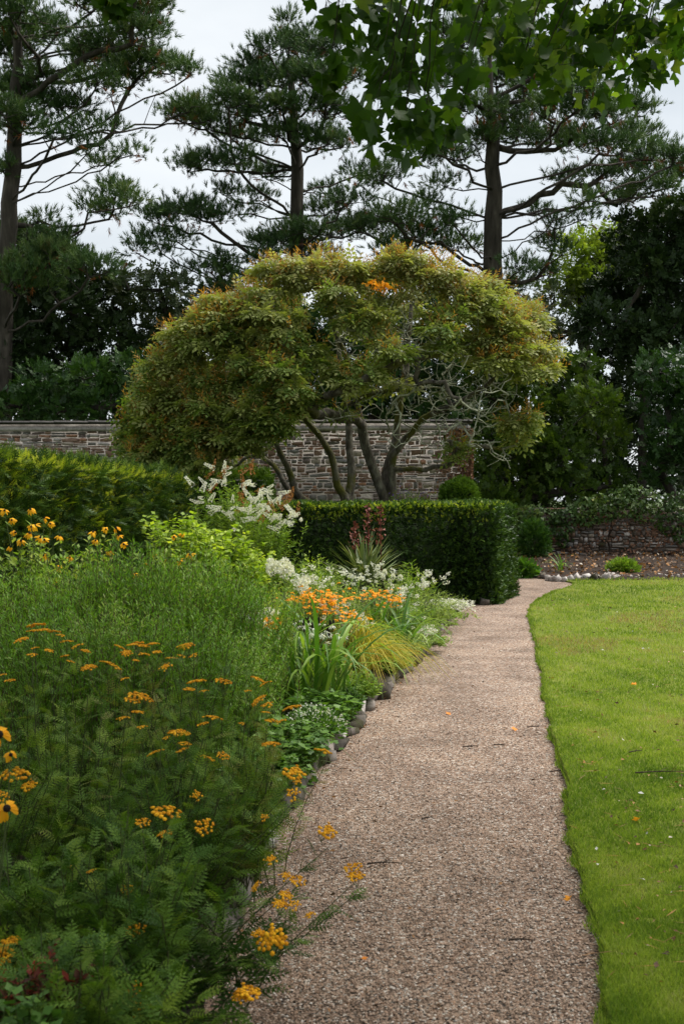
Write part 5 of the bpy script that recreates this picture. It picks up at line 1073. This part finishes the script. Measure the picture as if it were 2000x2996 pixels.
# big blurred coneflowers at the left edge
bc = empty('near_coneflower', (-1.15, 3.3, 0), 'large yellow coneflowers cut by the left edge, nearest the camera', 'plant')
a0, b0 = [], []
for (px, py, s) in [(18, 2368, .058), (-4, 2150, .06), (30, 2210, .03)]:
    q = P(px, py, 3.1); fl = put('flower', DAISY[2], bc, q, s, rot=(1.0, .1, .2)); cc = bpy.data.objects.new('flower_centre', CENTRE); cc.parent = fl; C.objects.link(cc); b0.append(q); a0.append([-1.1, 3.3, .1])
V, Fc = tubes(A(a0), (A(a0)+A(b0))/2+A([.05, 0, 0]), A(b0), .003, 6, 5); link('stem', mesh('stem', V, Fc), M['stemg'], bc)
# red leaved plant, round leaves bottom-left
plant('red_leaf_plant', 'dark plant with reddish pointed leaves in the bottom left corner', 'plant', (-.88, 3.05), tips_px([(120, 2830, 50, 40), (200, 2850, 50, 40), (60, 2880, 50, 50)], 2.95, .1, 22), LEAF, M['redleaf'], 22, .07, .5, .003, M['stemb'], .06, seed=140)
plant('round_leaf_plant', 'low plant with round green leaves at the bottom left corner', 'plant', (-.85, 2.85), tips_px([(40, 2930, 60, 30), (100, 2970, 60, 30)], 2.75, .1, 20), LEAFW, M['cover'], 8, .07, .5, .002, None, .06, seed=141, out=1)
filler('weed', 'small green weed growing from the gravel at the lower left', 640, 2950, 3.6, .06, 14, 8, LEAF, .025, M['cover'], 142, z0=.02)
filler('weed', 'small green weed beside the path edge stones', 780, 2740, 4.05, .05, 10, 8, LEAF, .022, M['cover'], 143, z0=.02)

# ------------------------------------------------------------------ fallen leaves and twigs
FL = []
for i in range(2):
    V, Fc = tulipT(i); me = mesh('fallen_leaf', V*.05, Fc, np.full(len(V), .4+.5*i)); me.materials.append(M['orangeleaf']); FL.append(me)
for (px, py, s, lab, cat) in [(1310, 2093, 1, 'bright orange fallen leaf lying mid path, farthest of two', 'leaf'), (1508, 2140, 1, 'orange fallen leaf on gravel left of a dark twig', 'leaf'), (1600, 2131, 1.1, 'orange fallen leaf at the lawn edge touching a twig', 'leaf'), (1860, 2028, 1.2, 'orange fallen leaf lying on the lawn', 'leaf'), (1667, 2675, .7, 'orange leaf on gravel close to the lower lawn edge', 'leaf'), (1870, 2440, 1, 'brownish curled leaf on the lower lawn', 'leaf'), (1070, 2822, .5, 'small orange leaf bit on the lower left gravel', 'leaf')]:
    g = G(px, py); z = float(lawn_z(g[0], g[1]))+.03 if px > 1650 else .02
    o = link('fallen_leaf', FL[R.integers(2)], None, loc=(g[0], g[1], z), label=lab, cat=cat, group='fallen orange leaves'); s *= .8; o.scale = (s, s, s); o.rotation_euler = (R.normal()*.4, R.normal()*.4, R.random()*6)
for (px, py, L_, rot, lab) in [(1375, 2196, .1, .1, 'short dark twig lying on the middle of the path'), (1465, 2192, .1, -.4, 'thin dark twig on the path right of the shorter one'), (1570, 2137, .14, .05, 'mossy twig on gravel beside an orange leaf'), (1645, 2268, .16, .25, 'dark twig lying across the lawn edge'), (1860, 2241, .09, .3, 'small bark piece lying on the lawn'), (1120, 2545, .14, 0, 'long thin brown twig on the lower path'), (1525, 2775, .09, -.15, 'dark twig on the lower gravel near the lawn'), (1250, 2410, .06, .1, 'small brown twig on the gravel left of centre'), (1930, 2305, .28, .05, 'long dead twig lying on the lawn at right')]:
    g = G(px, py); z = float(lawn_z(g[0], g[1]))+.03 if px > 1650 else .022
    a0 = A([[-L_/2, 0, 0], [0, 0, 0]]); b0 = A([[L_/2, 0, .005], [L_*.25, L_*.25, .01]]); V, Fc = tubes(a0, (a0+b0)/2+A([0, .012, .004]), b0, [.0045, .0025], 4, 5)
    o = link('twig', mesh('twig', V, Fc, smooth=True), M['twig'], loc=(g[0], g[1], z), label=lab, cat='twig', group='fallen twigs'); o.rotation_euler = (0, 0, rot)

# ------------------------------------------------------------------ overhanging tulip tree
tt = empty('tulip_tree', (5.2, 3.2, 0), 'overhanging tulip tree branches with broad lobed leaves at the top right', 'tree')
sk = Skel(); sk.chain([(5.2, 3.2, 0), (5.1, 3.3, 3), (4.9, 3.5, 6.5)], -1, .4, .02)
i0 = sk.n-1; 
TP = [(1040, 60, 110, 60, 5.8), (960, 30, 50, 50, 5.6), (1130, 120, 120, 80, 5.9), (1240, 60, 130, 80, 6.2), (1180, 220, 130, 80, 5.7), (1280, 180, 110, 80, 6.), (1100, 220, 60, 50, 5.6), (1120, 330, 90, 60, 5.5), (1230, 320, 100, 70, 5.6), (1340, 260, 60, 60, 5.9), (1090, 380, 60, 50, 5.4), (1170, 410, 60, 45, 5.5), (1240, 400, 50, 40, 5.6), (1320, 380, 40, 30, 5.8), (970, 195, 40, 30, 5.5), (955, 235, 35, 25, 5.5),
      (1400, 60, 120, 70, 6.6), (1520, 80, 120, 70, 6.8), (1640, 60, 120, 70, 7.), (1760, 60, 120, 70, 7.), (1880, 70, 110, 70, 7.), (1980, 60, 70, 90, 6.8), (1540, 170, 100, 50, 6.6), (1650, 160, 90, 60, 6.8), (1760, 170, 100, 60, 6.9), (1870, 180, 80, 50, 7.), (1950, 200, 60, 40, 6.8), (1620, 250, 70, 35, 6.6), (1740, 260, 80, 30, 6.8), (1580, 210, 50, 40, 6.5), (1830, 230, 60, 28, 6.9), (1450, 150, 60, 40, 6.5), (1200, -60, 300, 60, 6.2), (1700, -60, 300, 60, 6.8), (310, -10, 45, 16, 5.2), (350, 8, 24, 14, 5.2), (1440, 110, 100, 40, 6.6), (1840, 120, 120, 50, 7.)]
TW = [(P(a_, b_, d_), A([r1/F*d_, .45 if r1 > 50 else .15, r2/F*d_])) for a_, b_, r1, r2, d_ in TP]
# leafy crown above the frame, spreading over the near path and border
UP = [(x_, y_, 4.9+.55*math.sin(x_*1.3+y_)+.16*max(0, y_-3)) for x_ in np.arange(-3.6, 4.6, 1.15) for y_ in np.arange(-1.2, 6.9, 1.15)]
UW = [(A(q)+R.normal(size=3)*.2, A([.9, .9, .4])) for q in UP]
for c, rad in sorted(UW, key=lambda q: np.linalg.norm(q[0]-A([5, 3.3, 6]))): sk.attach(c, .4, .04, .3, .1)
s2 = Skel()
for c, rad in TW:
    i_ = int(np.argmin(np.linalg.norm(sk.arr[:sk.n]-(c+A([.5, -.6, .9])), axis=1))); top = sk.arr[i_]
    cur = s2.add(top, -1); c1 = (top+c)/2+A([0, 0, .25])
    for u in np.linspace(.1, 1, 10): cur = s2.add((1-u)**2*top+2*u*(1-u)*c1+u*u*c+R.normal(size=3)*.012, cur)
pos, dr, near = [], [], []
for k, (c, rad) in enumerate(TW):
    n = max(10, int(rad[0]*rad[2]*1250)); p, v = in_ell(n, c, rad, .0); pos.append(p); dr.append(nrm(v*.5+A([0, 0, -.75])+R.normal(size=p.shape)*.35))
    for t in p[::3]: s2.attach(t+A([0, 0, .04]), .12, .008, -.2, .12)
p = np.concatenate(pos); v = np.concatenate(dr); n = len(p); TT = [tulipT(i) for i in range(6)]; TM = []
for T in TT:
    me = mesh('leaf', T[0], T[1], np.full(len(T[0]), R.random()*.8)); me.materials.append(M['tulip']); TM.append(me)
px_ = 1000+F*p[:, 0]/p[:, 1]; py_ = HZ-F*(p[:, 2]-EYE)/p[:, 1]; vis = (px_ > 0) & (px_ < 2000) & (py_ > 0)
order = np.argsort(np.where(vis, p[:, 1], 99)); bigI = order[:290]; rest = order[290:]
nn = nrm(R.normal(size=(n, 3))*A([.8, .8, .4])+A([0, -.35, .45])); Fm = frames(v, nn); sz = R.uniform(.06, .108, n)
from mathutils import Matrix
for i in bigI:
    o = link('leaf', TM[R.integers(6)], None, tt, loc=p[i]); o.scale = (sz[i],)*3; o.rotation_euler = Matrix(Fm[i].tolist()).to_euler()
parts = []
for k in range(6):
    ii = rest[k::6]; parts.append(scatter(TT[k], p[ii], v[ii], nn[ii], sz[ii]))
V, Fc, t = join(parts); link('leaf', mesh('leaves', V, Fc, t), M['tulip'], tt, kind='stuff')
q = []
for c, rad in UW: q.append(in_ell(135, c, rad, .0)[0])
q = np.concatenate(q); n = len(q)
# nothing of the upper crown hangs into the picture
ang = np.where(q[:, 1] > .3, (q[:, 2]-EYE)/np.maximum(q[:, 1], .3), 9); q = q[ang > .50]; n = len(q)
V, Fc, t = scatter(LEAFW, q, rdir(n, -.4), rdir(n, 1.2), R.uniform(.16, .26, n)); link('crown', mesh('crown', V, Fc, t), M['tulip'], tt, kind='stuff')
branch_parts(sk, tt, M['pinebark'], .01, .3, .04, 'trunk', 'branch')
V, Fc = s2.mesh(.0012, .008, sides=4); link('twigs', mesh('twigs', V, Fc, smooth=True), M['pinebark'], tt, kind='stuff')
tri = sum(sum(len(pl.vertices)-2 for pl in o.data.polygons[:1])*len(o.data.polygons) for o in bpy.data.objects if o.type == 'MESH')
print('TRIS about', tri, 'objects', len(bpy.data.objects))
